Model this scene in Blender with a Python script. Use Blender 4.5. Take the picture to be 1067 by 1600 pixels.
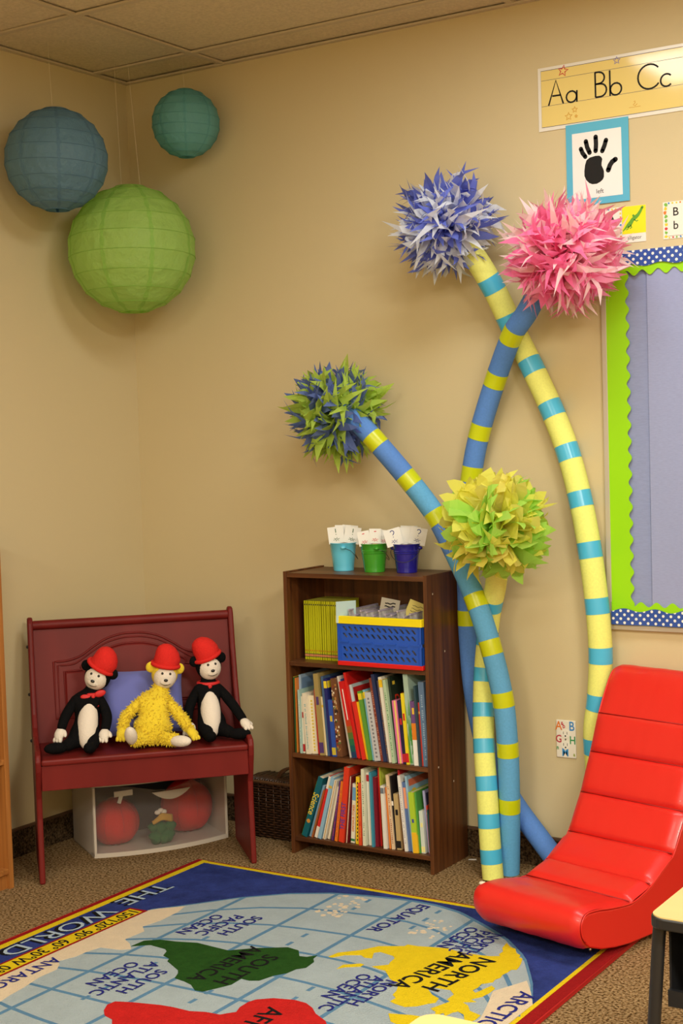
import bpy, bmesh, math, random
from mathutils import Vector, Matrix, Quaternion

for o in list(bpy.data.objects):
    bpy.data.objects.remove(o)
scene = bpy.context.scene
COL = scene.collection
rnd = random.Random(7)
PI = math.pi

# ------------------------------------------------------------------ camera
cam_data = bpy.data.cameras.new('camera')
cam_data.sensor_fit = 'VERTICAL'
cam_data.sensor_height = 36.0
cam_data.lens = 36.0 * 2255.4 / 1600.0
cam_data.clip_start = 0.05
cam = bpy.data.objects.new('camera', cam_data)
COL.objects.link(cam)
_r = Vector((0.84119, 0.53993, -0.02964)); _u = Vector((-0.00292, 0.05934, 0.99823)); _f = Vector((-0.54074, 0.83961, -0.05149))
cam.matrix_world = Matrix(((_r.x, _u.x, -_f.x, 3.846), (_r.y, _u.y, -_f.y, -4.477), (_r.z, _u.z, -_f.z, 1.493), (0, 0, 0, 1)))
scene.camera = cam

# ------------------------------------------------------------------ world, lights, exposure
world = bpy.data.worlds.new('world')
scene.world = world
world.use_nodes = True
world.node_tree.nodes['Background'].inputs[0].default_value = (1.0, 0.9, 0.75, 1)
world.node_tree.nodes['Background'].inputs[1].default_value = 0.05
scene.view_settings.view_transform = 'Standard'
scene.view_settings.look = 'None'
scene.view_settings.exposure = 0.0
scene.view_settings.gamma = 1.0
scene.view_settings.use_curve_mapping = False
COOL_TUBE = (0.96, 0.99, 0.96); WARM_TUBE = (1.0, 0.95, 0.82)
TROFFERS = [(2.32, -1.117, 27.0), (2.32, -3.557, 26.0), (4.76, -1.117, 12.0), (4.76, -3.557, 175.0), (2.32, -5.997, 100.0), (4.76, -5.997, 150.0)]
H = 2.924

def ceiling_lamp(x, y, watts, color):
    ld = bpy.data.lights.new('lamp', 'AREA')
    ld.shape = 'RECTANGLE'
    ld.size = 1.10; ld.size_y = 0.50
    ld.energy = watts
    ld.color = color
    lo = bpy.data.objects.new('ceiling_lamp', ld)
    lo.location = (x, y, H - 0.012)
    COL.objects.link(lo)
for x, y, w in TROFFERS:
    ceiling_lamp(x, y, w, COOL_TUBE if (x, y) == (2.32, -1.117) else WARM_TUBE)

# ------------------------------------------------------------------ materials
def srgb(r, g, b):
    def c(v):
        v /= 255.0
        return v / 12.92 if v <= 0.04045 else ((v + 0.055) / 1.055) ** 2.4
    return (c(r), c(g), c(b))

MATS = {}
def mat(name, col, rough=0.6, spec=0.4, metal=0.0, noise=None, bump=None, trans=0.0, coat=0.0, sheen=0.0):
    """col linear rgb; noise=(scale, amount[, stretch]); bump=(scale, strength, distance)"""
    if name in MATS: return MATS[name]
    m = bpy.data.materials.new(name)
    m.use_nodes = True
    nt = m.node_tree; nd = nt.nodes; lk = nt.links
    p = nd['Principled BSDF']
    p.inputs['Base Color'].default_value = (*col, 1)
    p.inputs['Roughness'].default_value = rough
    p.inputs['Specular IOR Level'].default_value = spec
    p.inputs['Metallic'].default_value = metal
    if coat: p.inputs['Coat Weight'].default_value = coat
    if sheen: p.inputs['Sheen Weight'].default_value = sheen
    tc = nd.new('ShaderNodeTexCoord')
    if noise:
        mp = nd.new('ShaderNodeMapping')
        mp.inputs['Scale'].default_value = noise[2] if len(noise) > 2 else (1, 1, 1)
        lk.new(tc.outputs['Object'], mp.inputs['Vector'])
        n = nd.new('ShaderNodeTexNoise')
        n.inputs['Scale'].default_value = noise[0]; n.inputs['Detail'].default_value = noise[3] if len(noise) > 3 else 5
        n.inputs['Roughness'].default_value = 0.78 if len(noise) > 3 else 0.5
        lk.new(mp.outputs[0], n.inputs['Vector'])
        r = nd.new('ShaderNodeValToRGB')
        a = noise[1]
        r.color_ramp.elements[0].position = 0.3; r.color_ramp.elements[1].position = 0.7
        r.color_ramp.elements[0].color = (*[v * (1 - a) for v in col], 1)
        r.color_ramp.elements[1].color = (*[min(1, v * (1 + a)) for v in col], 1)
        lk.new(n.outputs['Fac'], r.inputs['Fac'])
        lk.new(r.outputs['Color'], p.inputs['Base Color'])
    if bump:
        n2 = nd.new('ShaderNodeTexNoise')
        n2.inputs['Scale'].default_value = bump[0]; n2.inputs['Detail'].default_value = 4
        lk.new(tc.outputs['Object'], n2.inputs['Vector'])
        b = nd.new('ShaderNodeBump')
        b.inputs['Strength'].default_value = bump[1]; b.inputs['Distance'].default_value = bump[2]
        lk.new(n2.outputs['Fac'], b.inputs['Height'])
        lk.new(b.outputs['Normal'], p.inputs['Normal'])
    if trans:
        t = nd.new('ShaderNodeBsdfTranslucent')
        src = p.inputs['Base Color'].links
        if src: lk.new(src[0].from_socket, t.inputs['Color'])
        else: t.inputs['Color'].default_value = (*col, 1)
        mx = nd.new('ShaderNodeMixShader'); mx.inputs[0].default_value = trans
        lk.new(p.outputs[0], mx.inputs[1]); lk.new(t.outputs[0], mx.inputs[2])
        lk.new(mx.outputs[0], nd['Material Output'].inputs['Surface'])
    MATS[name] = m
    return m

def clear_mat(name, col, alpha, rough):
    m = bpy.data.materials.new(name); m.use_nodes = True
    nt = m.node_tree; nd = nt.nodes; lk = nt.links
    p = nd['Principled BSDF']
    p.inputs['Base Color'].default_value = (*col, 1); p.inputs['Roughness'].default_value = rough
    t = nd.new('ShaderNodeBsdfTransparent')
    mx = nd.new('ShaderNodeMixShader'); mx.inputs[0].default_value = alpha
    lk.new(t.outputs[0], mx.inputs[1]); lk.new(p.outputs[0], mx.inputs[2])
    lk.new(mx.outputs[0], nd['Material Output'].inputs['Surface'])
    MATS[name] = m
    return m

def wood_mat(name, dark, light, rough=0.45, scale=14, axis='Z'):
    m = bpy.data.materials.new(name); m.use_nodes = True
    nt = m.node_tree; nd = nt.nodes; lk = nt.links
    p = nd['Principled BSDF']; p.inputs['Roughness'].default_value = rough
    tc = nd.new('ShaderNodeTexCoord'); mp = nd.new('ShaderNodeMapping')
    mp.inputs['Scale'].default_value = {'Z': (3.2, 3.2, 0.12), 'X': (0.12, 3.2, 3.2)}[axis]
    lk.new(tc.outputs['Object'], mp.inputs[0])
    n = nd.new('ShaderNodeTexNoise'); n.inputs['Scale'].default_value = scale; n.inputs['Detail'].default_value = 7
    n.inputs['Distortion'].default_value = 0.5
    lk.new(mp.outputs[0], n.inputs['Vector'])
    r = nd.new('ShaderNodeValToRGB')
    r.color_ramp.elements[0].position = 0.32; r.color_ramp.elements[1].position = 0.68
    r.color_ramp.elements[0].color = (*dark, 1); r.color_ramp.elements[1].color = (*light, 1)
    lk.new(n.outputs['Fac'], r.inputs['Fac']); lk.new(r.outputs[0], p.inputs['Base Color'])
    MATS[name] = m
    return m

def carpet_mat(name, dark, mid, light, scale):
    m = bpy.data.materials.new(name); m.use_nodes = True
    nt = m.node_tree; nd = nt.nodes; lk = nt.links
    p = nd['Principled BSDF']; p.inputs['Roughness'].default_value = 0.95; p.inputs['Specular IOR Level'].default_value = 0.1
    tc = nd.new('ShaderNodeTexCoord')
    v = nd.new('ShaderNodeTexVoronoi'); v.inputs['Scale'].default_value = scale
    n = nd.new('ShaderNodeTexNoise'); n.inputs['Scale'].default_value = scale * 0.55; n.inputs['Detail'].default_value = 3
    lk.new(tc.outputs['Object'], v.inputs['Vector']); lk.new(tc.outputs['Object'], n.inputs['Vector'])
    r = nd.new('ShaderNodeValToRGB')
    e = r.color_ramp.elements
    e[0].position = 0.38; e[0].color = (*dark, 1); e[1].position = 0.64; e[1].color = (*light, 1)
    k = e.new(0.48); k.color = (*mid, 1)
    lk.new(n.outputs['Fac'], r.inputs['Fac']); lk.new(r.outputs[0], p.inputs['Base Color'])
    b = nd.new('ShaderNodeBump'); b.inputs['Strength'].default_value = 0.9; b.inputs['Distance'].default_value = 0.004
    b.invert = True
    lk.new(v.outputs['Distance'], b.inputs['Height']); lk.new(b.outputs[0], p.inputs['Normal'])
    MATS[name] = m
    return m

def polka_mat(name, base, dot, period, radius):
    """printed dots on a wall-facing strip: lattice in object x,z turned 45 degrees"""
    m = bpy.data.materials.new(name); m.use_nodes = True
    nt = m.node_tree; nd = nt.nodes; lk = nt.links
    p = nd['Principled BSDF']; p.inputs['Roughness'].default_value = 0.45
    tc = nd.new('ShaderNodeTexCoord'); mp = nd.new('ShaderNodeMapping')
    mp.inputs['Rotation'].default_value = (0, PI / 4, 0)
    mp.inputs['Scale'].default_value = (1 / period, 0, 1 / period)
    lk.new(tc.outputs['Object'], mp.inputs[0])
    fr = nd.new('ShaderNodeVectorMath'); fr.operation = 'FRACTION'
    sb = nd.new('ShaderNodeVectorMath'); sb.operation = 'SUBTRACT'; sb.inputs[1].default_value = (0.5, 0, 0.5)
    ln = nd.new('ShaderNodeVectorMath'); ln.operation = 'LENGTH'
    lt = nd.new('ShaderNodeMath'); lt.operation = 'LESS_THAN'; lt.inputs[1].default_value = radius / period
    lk.new(mp.outputs[0], fr.inputs[0]); lk.new(fr.outputs[0], sb.inputs[0]); lk.new(sb.outputs[0], ln.inputs[0])
    lk.new(ln.outputs['Value'], lt.inputs[0])
    mx = nd.new('ShaderNodeMix'); mx.data_type = 'RGBA'
    mx.inputs[6].default_value = (*base, 1); mx.inputs[7].default_value = (*dot, 1)
    lk.new(lt.outputs[0], mx.inputs[0]); lk.new(mx.outputs[2], p.inputs['Base Color'])
    MATS[name] = m
    return m

def S(r, g, b, k=1.0): return tuple(min(1, v * k) for v in srgb(r, g, b))

WALL = mat('wall_paint', (0.62, 0.515, 0.305), 0.75, 0.25, bump=(180, 0.12, 0.002))
CEIL = mat('ceiling_tile', (0.66, 0.56, 0.40), 0.95, 0.1, noise=(90, 0.10), bump=(140, 0.8, 0.004))
TBAR = mat('ceiling_grid_metal', (0.55, 0.46, 0.33), 0.6)
CARPET = carpet_mat('brown_loop_carpet', (0.070, 0.036, 0.010), (0.26, 0.160, 0.068), (0.42, 0.285, 0.145), 230)
BASEC = carpet_mat('carpet_baseboard', (0.022, 0.012, 0.005), (0.065, 0.038, 0.018), (0.13, 0.082, 0.04), 270)  # brown carpet strip, darkened so its shadow is part of the colour
CAPM = mat('baseboard_cap', (0.11, 0.055, 0.028), 0.6)
WHITE = mat('white_paper', (0.83, 0.81, 0.76), 0.7, 0.2)
CREAM = mat('cream_paper', (0.74, 0.66, 0.50), 0.7, 0.2)
BLACK = mat('black_ink', (0.012, 0.011, 0.010), 0.6, 0.2)
INKB = mat('blue_ink', (0.03, 0.045, 0.22), 0.6, 0.2)
INKG = mat('green_ink', (0.02, 0.10, 0.03), 0.6, 0.2)
INKR = mat('red_ink', (0.6, 0.03, 0.05), 0.6, 0.2)
DARKWOOD = wood_mat('dark_walnut_laminate', (0.055, 0.016, 0.004), (0.165, 0.054, 0.013), 0.45)
DARKWOODX = wood_mat('dark_walnut_laminate_shelf', (0.06, 0.019, 0.006), (0.16, 0.058, 0.018), 0.40, axis='X')
OAK = wood_mat('orange_oak', (0.25, 0.085, 0.017), (0.45, 0.18, 0.04), 0.45)
REDWOOD = mat('dark_red_paint', (0.150, 0.0115, 0.0095), 0.45, 0.20, noise=(9, 0.12, (1, 1, 0.2)), bump=(40, 0.08, 0.002))
STEEL = mat('grey_metal', (0.35, 0.33, 0.30), 0.35, 0.5, metal=1.0)
DARKMETAL = mat('dark_metal', (0.03, 0.03, 0.03), 0.4)

# ------------------------------------------------------------------ mesh helpers
WM = {}
def finish(o, parent, M):
    COL.objects.link(o)
    WM[o.name] = M
    if parent is not None:
        o.parent = parent
    return o

class MB:
    def __init__(s): s.v = []; s.f = []
    def add(s, vs, fs):
        k = len(s.v); s.v += [Vector(v) for v in vs]; s.f += [[i + k for i in f] for f in fs]; return s
    def box(s, c, d, R=None):
        hx, hy, hz = d[0] / 2, d[1] / 2, d[2] / 2
        vs = [Vector((x, y, z)) for x in (-hx, hx) for y in (-hy, hy) for z in (-hz, hz)]
        if R is not None: vs = [R @ v for v in vs]
        vs = [v + Vector(c) for v in vs]
        return s.add(vs, [(0, 1, 3, 2), (4, 6, 7, 5), (0, 4, 5, 1), (2, 3, 7, 6), (0, 2, 6, 4), (1, 5, 7, 3)])
    def span(s, a, b):
        return s.box([(p + q) / 2 for p, q in zip(a, b)], [abs(q - p) for p, q in zip(a, b)])
    def prism(s, pts, fr, d0, d1):
        """2-d outline pts in frame (o, ex, ey, ez), extruded d0..d1 along ez"""
        o, ex, ey, ez = fr
        area = sum(pts[i][0] * pts[(i + 1) % len(pts)][1] - pts[(i + 1) % len(pts)][0] * pts[i][1] for i in range(len(pts)))
        if area < 0: pts = pts[::-1]
        n = len(pts)
        lo = [o + ex * a + ey * b + ez * d0 for a, b in pts]; hi = [o + ex * a + ey * b + ez * d1 for a, b in pts]
        fs = [list(range(n))[::-1], [i + n for i in range(n)]] + [(i, (i + 1) % n, (i + 1) % n + n, i + n) for i in range(n)]
        return s.add(lo + hi, fs)
    def ribbon(s, pts, w, fr, d0, d1, closed=False):
        P = [Vector((a, b)) for a, b in pts]; n = len(P); L = []; Rr = []
        for i in range(n):
            a = P[i - 1] if (i or closed) else P[i]; b = P[(i + 1) % n] if (i < n - 1 or closed) else P[i]
            t = (b - a); t = t.normalized() if t.length > 1e-9 else Vector((1, 0)); nn = Vector((-t.y, t.x)) * w / 2
            L.append(P[i] + nn); Rr.append(P[i] - nn)
        m = n if closed else n - 1
        for i in range(m):
            j = (i + 1) % n
            s.prism([tuple(Rr[i]), tuple(Rr[j]), tuple(L[j]), tuple(L[i])], fr, d0, d1)
        return s
    def tube(s, path, r, n=12, caps=True, closed=False):
        P = [Vector(p) for p in path]; m = len(P)
        rr = r if isinstance(r, (list, tuple)) else [r] * m
        T = []
        for i in range(m):
            a = P[i - 1] if (i or closed) else P[0]; b = P[(i + 1) % m] if (i < m - 1 or closed) else P[m - 1]
            T.append((b - a).normalized())
        up = Vector((0, 0, 1)) if abs(T[0].z) < 0.9 else Vector((1, 0, 0))
        x = T[0].cross(up).normalized(); vs = []
        for i in range(m):
            x = (x - T[i] * x.dot(T[i])).normalized(); y = T[i].cross(x)
            for k in range(n):
                a = 2 * PI * k / n
                vs.append(P[i] + x * (rr[i] * math.cos(a)) + y * (rr[i] * math.sin(a)))
        fs = []
        for i in range(m if closed else m - 1):
            j = (i + 1) % m
            for k in range(n):
                k2 = (k + 1) % n
                fs.append((i * n + k, i * n + k2, j * n + k2, j * n + k))
        if caps and not closed:
            fs.append(list(range(n))[::-1]); fs.append([(m - 1) * n + k for k in range(n)])
        return s.add(vs, fs)
    def lathe(s, prof, n, c=(0, 0, 0), caps=True):
        c = Vector(c); vs = []; fs = []; m = len(prof)
        for r, z in prof:
            for k in range(n):
                a = 2 * PI * k / n; vs.append(c + Vector((r * math.cos(a), r * math.sin(a), z)))
        for i in range(m - 1):
            for k in range(n):
                k2 = (k + 1) % n; fs.append((i * n + k, i * n + k2, (i + 1) * n + k2, (i + 1) * n + k))
        if caps:
            fs.append(list(range(n))[::-1]); fs.append([(m - 1) * n + k for k in range(n)])
        return s.add(vs, fs)
    def ball(s, c, r, nu=16, nv=10, R=None):
        r = r if isinstance(r, (tuple, list)) else (r, r, r); vs = []; fs = []
        for i in range(nv + 1):
            t = PI * i / nv
            for k in range(nu):
                a = 2 * PI * k / nu
                v = Vector((r[0] * math.sin(t) * math.cos(a), r[1] * math.sin(t) * math.sin(a), r[2] * math.cos(t)))
                vs.append((R @ v if R is not None else v) + Vector(c))
        for i in range(nv):
            for k in range(nu):
                k2 = (k + 1) % nu
                fs.append((i * nu + k, (i + 1) * nu + k, (i + 1) * nu + k2, i * nu + k2))
        return s.add(vs, fs)
    def mesh(s, name, m=None, smooth=False):
        me = bpy.data.meshes.new(name)
        me.from_pydata([tuple(v) for v in s.v], [], [tuple(f) for f in s.f])
        me.update()
        if smooth is True: me.polygons.foreach_set('use_smooth', [True] * len(me.polygons))
        elif smooth:
            me.polygons.foreach_set('use_smooth', [True] * len(me.polygons))
            me.set_sharp_from_angle(angle=math.radians(smooth))
        if m: me.materials.append(m)
        return me
    def build(s, name, m, parent=None, smooth=False, bevel=0, local=False, weld=False, subsurf=0):
        M = WM[parent.name] if parent is not None else Matrix.Identity(4)
        if parent is not None and not local:
            inv = M.inverted(); s.v = [inv @ v for v in s.v]
        me = s.mesh(name, m, smooth)
        if weld:
            bm = bmesh.new(); bm.from_mesh(me); bmesh.ops.remove_doubles(bm, verts=bm.verts, dist=1e-5)
            bmesh.ops.recalc_face_normals(bm, faces=bm.faces)
            bm.to_mesh(me); bm.free()
        o = bpy.data.objects.new(name, me)
        finish(o, parent, M.copy())
        if bevel:
            b = o.modifiers.new('bevel', 'BEVEL'); b.width = bevel; b.segments = 2; b.limit_method = 'ANGLE'
            b.harden_normals = False
        if subsurf:
            b = o.modifiers.new('subsurf', 'SUBSURF'); b.levels = subsurf; b.render_levels = subsurf
        return o

def tag(o, label, cat, group=None, kind=None):
    if label: o['label'] = label
    if cat: o['category'] = cat
    if group: o['group'] = group
    if kind: o['kind'] = kind
    return o
def thing(name, label, cat, loc=(0, 0, 0), rotz=0.0, group=None):
    o = bpy.data.objects.new(name, None)
    o.empty_display_size = 0.05
    o.location = loc; o.rotation_euler = (0, 0, rotz)
    M = Matrix.Translation(Vector(loc)) @ Matrix.Rotation(rotz, 4, 'Z')
    finish(o, None, M)
    return tag(o, label, cat, group)
def put(name, me, parent, M):
    """link shared mesh data as a child with local matrix M"""
    o = bpy.data.objects.new(name, me)
    finish(o, parent, WM[parent.name] @ M)
    o.matrix_local = M
    return o
def struct(o): o['kind'] = 'structure'; return o
def V(*a): return Vector(a)

def wall_frame(x0=0, z0=0, y=0.0):                 # on the back wall: x right, z up, thickness towards the room
    return (V(x0, y, z0), V(1, 0, 0), V(0, 0, 1), V(0, -1, 0))
def floor_frame(x0, y0, z0, ang):
    return (V(x0, y0, z0), V(math.cos(ang), math.sin(ang), 0), V(-math.sin(ang), math.cos(ang), 0), V(0, 0, 1))

_fonts = {}
def text_geo(body, size, bold=0.0, sx=1.0, shear=0.0, align='CENTER'):
    cu = bpy.data.curves.new('lettering', 'FONT')
    cu.body = body; cu.size = size; cu.align_x = align; cu.align_y = 'CENTER'; cu.offset = bold; cu.shear = shear
    cu.resolution_u = 3
    o = bpy.data.objects.new('lettering', cu); COL.objects.link(o)
    dg = bpy.context.evaluated_depsgraph_get(); dg.update()
    me = bpy.data.meshes.new_from_object(o.evaluated_get(dg))
    vs = [Vector((v.co.x * sx, v.co.y)) for v in me.vertices]; fs = [list(p.vertices) for p in me.polygons]
    bpy.data.objects.remove(o); bpy.data.curves.remove(cu); bpy.data.meshes.remove(me)
    return vs, fs
def add_text(mb, body, size, fr, d, at=(0, 0), rot=0.0, bold=0.0, sx=1.0, shear=0.0, align='CENTER'):
    vs, fs = text_geo(body, size, bold, sx, shear, align)
    o, ex, ey, ez = fr; ca, sa = math.cos(rot), math.sin(rot)
    mb.add([o + ex * (at[0] + v.x * ca - v.y * sa) + ey * (at[1] + v.x * sa + v.y * ca) + ez * d for v in vs], fs)
    return mb
def arc(cx, cy, r, a0, a1, n=14, ry=None):
    ry = ry or r
    return [(cx + r * math.cos(math.radians(a0 + (a1 - a0) * i / n)), cy + ry * math.sin(math.radians(a0 + (a1 - a0) * i / n))) for i in range(n + 1)]
def spline(pts, n=6):
    """Catmull-Rom through pts"""
    P = [Vector(p) for p in pts]; out = []
    for i in range(len(P) - 1):
        a = P[i - 1] if i else P[0] * 2 - P[1]; b = P[i]; c = P[i + 1]; d = P[i + 2] if i + 2 < len(P) else P[-1] * 2 - P[-2]
        for k in range(n):
            t = k / n
            out.append(0.5 * ((2 * b) + (c - a) * t + (2 * a - 5 * b + 4 * c - d) * t * t + (3 * b - a - 3 * c + d) * t ** 3))
    out.append(P[-1]); return out
def star(cx, cy, r, rot=90):
    return [(cx + (r if i % 2 == 0 else r * 0.42) * math.cos(math.radians(rot + 36 * i)), cy + (r if i % 2 == 0 else r * 0.42) * math.sin(math.radians(rot + 36 * i))) for i in range(10)]
def skin(name, pts, edges, radii, m, parent, sub=2, local=True, noise=0):
    me = bpy.data.meshes.new(name); me.from_pydata(pts, edges, []); me.update()
    o = bpy.data.objects.new(name, me); COL.objects.link(o)
    sk = o.modifiers.new('skin', 'SKIN')
    sv = me.skin_vertices[0].data
    for i, r in enumerate(radii):
        sv[i].radius = (r, r) if not isinstance(r, tuple) else r
    sv[0].use_root = True
    ss = o.modifiers.new('sub', 'SUBSURF'); ss.levels = sub; ss.render_levels = sub
    dg = bpy.context.evaluated_depsgraph_get(); dg.update()
    me2 = bpy.data.meshes.new_from_object(o.evaluated_get(dg))
    bpy.data.objects.remove(o); bpy.data.meshes.remove(me)
    me2.name = name; me2.materials.clear(); me2.materials.append(m)
    me2.polygons.foreach_set('use_smooth', [True] * len(me2.polygons))
    r = bpy.data.objects.new(name, me2)
    finish(r, parent, WM[parent.name].copy())
    return r

# ================================================================== the room
RX, RY = 7.0, 7.0
struct(MB().span((-0.1, -RY - 0.1, -0.06), (RX + 0.1, 0.1, 0.0)).build('floor', CARPET))
struct(MB().span((-0.1, 0.0, 0.0), (RX + 0.1, 0.1, H + 0.1)).build('wall_back', WALL))
struct(MB().span((-0.1, -RY, 0.0), (0.0, 0.0, H + 0.1)).build('wall_left', WALL))
struct(MB().span((RX, -RY, 0.0), (RX + 0.1, 0.0, H + 0.1)).build('wall_right', WALL))
struct(MB().span((-0.1, -RY - 0.1, 0.0), (RX + 0.1, -RY, H + 0.1)).build('wall_front', WALL))

bb = struct(MB().span((0.0, -0.010, 0.0), (RX, 0.0, 0.098)).build('baseboard_back', BASEC))
MB().span((0.0, -0.013, 0.098), (RX, 0.0, 0.106)).build('trim_cap', CAPM, bb)
bl = struct(MB().span((0.0, -RY, 0.0), (0.010, -0.010, 0.098)).build('baseboard_left', BASEC))
MB().span((0.0, -RY, 0.098), (0.013, -0.013, 0.106)).build('trim_cap', CAPM, bl)

ceil = struct(MB().span((-0.1, -RY - 0.1, H + 0.05), (RX + 0.1, 0.1, H + 0.12)).build('ceiling', CEIL))
gx = [0.0] + [0.49 + 1.22 * k for k in range(6)] + [RX]
gy = [0.0] + [-0.202 - 0.61 * k for k in range(12)] + [-RY]
tcache = {}
lights_at = [(2.32, -1.117), (2.32, -3.557), (4.76, -1.117), (4.76, -3.557), (2.32, -5.997), (4.76, -5.997)]
for i in range(len(gx) - 1):
    for j in range(len(gy) - 1):
        x0, x1, y1, y0 = gx[i], gx[i + 1], gy[j], gy[j + 1]
        cx, cy = (x0 + x1) / 2, (y0 + y1) / 2
        if x1 - x0 < 0.02 or y1 - y0 < 0.02: continue
        lamp = any(abs(cx - a) < 0.1 and abs(cy - b) < 0.1 for a, b in lights_at)
        if lamp: continue
        key = (round(x1 - x0, 3), round(y1 - y0, 3))
        if key not in tcache:
            tcache[key] = MB().box((0, 0, 0), (key[0] - 0.006, key[1] - 0.006, 0.014)).mesh('ceiling_tile', CEIL)
        tilt = Matrix.Rotation(rnd.uniform(-0.004, 0.004), 4, 'Y') @ Matrix.Rotation(rnd.uniform(-0.004, 0.004), 4, 'X')
        put('ceiling_tile', tcache[key], ceil, Matrix.Translation((cx, cy, H + 0.0155 + rnd.uniform(0, 0.003))) @ tilt)
for k, x in enumerate(gx[1:-1]):
    MB().span((x - 0.012, -RY, H - 0.001), (x + 0.012, 0, H + 0.006)).build('grid_bar', TBAR, ceil)
for y in gy[1:-1]:
    MB().span((0, y - 0.012, H - 0.0005), (RX, y + 0.012, H + 0.0065)).build('grid_bar', TBAR, ceil)
MB().span((0, -0.022, H - 0.003), (RX, 0, H + 0.004)).span((0, -RY, H - 0.003), (0.022, -0.022, H + 0.004)).build('wall_angle', TBAR, ceil)

LENS = mat('light_lens', (0.85, 0.85, 0.82), 0.35)
for n, (x, y) in enumerate(lights_at):
    lab = ['recessed ceiling light nearest the alphabet strip', 'recessed ceiling light over the student desks', 'recessed ceiling light by the back wall, right of the bulletin board',
           'recessed ceiling light right of the student desks', 'recessed ceiling light behind the photographer on the left', 'recessed ceiling light behind the photographer on the right'][n]
    t = thing('ceiling_light', lab, 'ceiling light', (x, y, H), 0, 'recessed ceiling lights')
    MB().span((x - 0.595, y - 0.29, H + 0.008), (x + 0.595, y + 0.29, H + 0.03)).build('lens', LENS, t)
    f = MB()
    for s in (-1, 1):
        f.box((x, y + s * 0.287, H + 0.004), (1.19, 0.03, 0.008)); f.box((x + s * 0.58, y, H + 0.004), (0.03, 0.544, 0.008))
    f.build('frame', TBAR, t)

# ================================================================== things on the back wall
# --- alphabet strip
STRIPY = mat('alphabet_strip_yellow', srgb(232, 208, 128), 0.10, 0.5)
STRIPW = mat('alphabet_strip_border', (0.80, 0.76, 0.67), 0.2, 0.5)
GREYLINE = mat('grey_print_line', (0.10, 0.085, 0.13), 0.5)
STARRED = mat('star_red', (0.55, 0.02, 0.03), 0.4); STARBLUE = mat('star_blue', (0.18, 0.16, 0.42), 0.4); STARGOLD = mat('star_gold', (0.62, 0.30, 0.015), 0.4)
t = thing('alphabet_strip', 'long yellow handwriting alphabet strip showing Aa Bb Cc, high on the wall', 'poster', (1.793, 0, 2.49))
W0 = wall_frame()
MB().prism([(1.793, 2.490), (2.62, 2.490), (2.62, 2.698), (1.793, 2.698)], W0, 0.0005, 0.0035).build('sheet', STRIPW, t)
MB().prism([(1.804, 2.5025), (2.61, 2.5025), (2.61, 2.6875), (1.804, 2.6875)], W0, 0.0034, 0.0038).build('printed_field', STRIPY, t)
b = MB()
b.ribbon([(1.804, 2.5025), (2.61, 2.5025), (2.61, 2.6875), (1.804, 2.6875)], 0.0016, W0, 0.0037, 0.0041, closed=True)
b.ribbon([(1.805, 2.6555), (2.61, 2.6555)], 0.0011, W0, 0.0038, 0.0042).ribbon([(1.805, 2.571), (2.61, 2.571)], 0.0011, W0, 0.0038, 0.0042)
b.build('ruled_lines', GREYLINE, t)
L = [[(1.8302, 2.5715), (1.8576, 2.6505), (1.8828, 2.5715)], [(1.8438, 2.6012), (1.8753, 2.6005)], arc(1.9121, 2.5892, 0.0182, 0, 360), [(1.9315, 2.6075), (1.9308, 2.5700)],
     [(1.9959, 2.6545), (1.9966, 2.5735)], [(1.9955, 2.6535), (2.008, 2.6535)] + arc(2.010, 2.6345, 0.018, 85, -85, 8) + [(1.9975, 2.6158)], [(1.9975, 2.6158), (2.012, 2.6155)] + arc(2.014, 2.5945, 0.0205, 80, -88, 8) + [(1.9966, 2.574)],
     [(2.0465, 2.653), (2.0468, 2.5715)], arc(2.0668, 2.5905, 0.0192, 0, 360), arc(2.1805, 2.6120, 0.0385, 40, 322, 20), arc(2.2365, 2.5922, 0.0195, 42, 318, 16)]
for pts in L:
    MB().ribbon(pts, 0.0056, W0, 0.0038, 0.0044).build('letter_stroke', BLACK, t)
MB().ribbon(star(1.8838, 2.6773, 0.0185, 78), 0.0034, W0, 0.0039, 0.0045, closed=True).build('red_star', STARRED, t)
MB().ribbon(star(2.0714, 2.6803, 0.0125), 0.0026, W0, 0.0039, 0.0045, closed=True).build('blue_star', STARBLUE, t)
for (a, z, r) in ((1.9226, 2.5457, 0.0105), (1.9005, 2.5267, 0.0135), (1.9272, 2.5238, 0.0055)):
    MB().ribbon(star(a, z, r), 0.0022, W0, 0.0039, 0.0045, closed=True).build('gold_star', STARGOLD, t)
e = MB().ribbon([(2.126, 2.541), (2.1305, 2.543), (2.131, 2.537), (2.124, 2.531), (2.131, 2.5275), (2.138, 2.533)], 0.002, W0, 0.0039, 0.0043)
e.ribbon([(2.1103, 2.5240), (2.1487, 2.5240)], 0.0013, W0, 0.0039, 0.0043)
e.build('emblem', STARGOLD, t)

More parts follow.
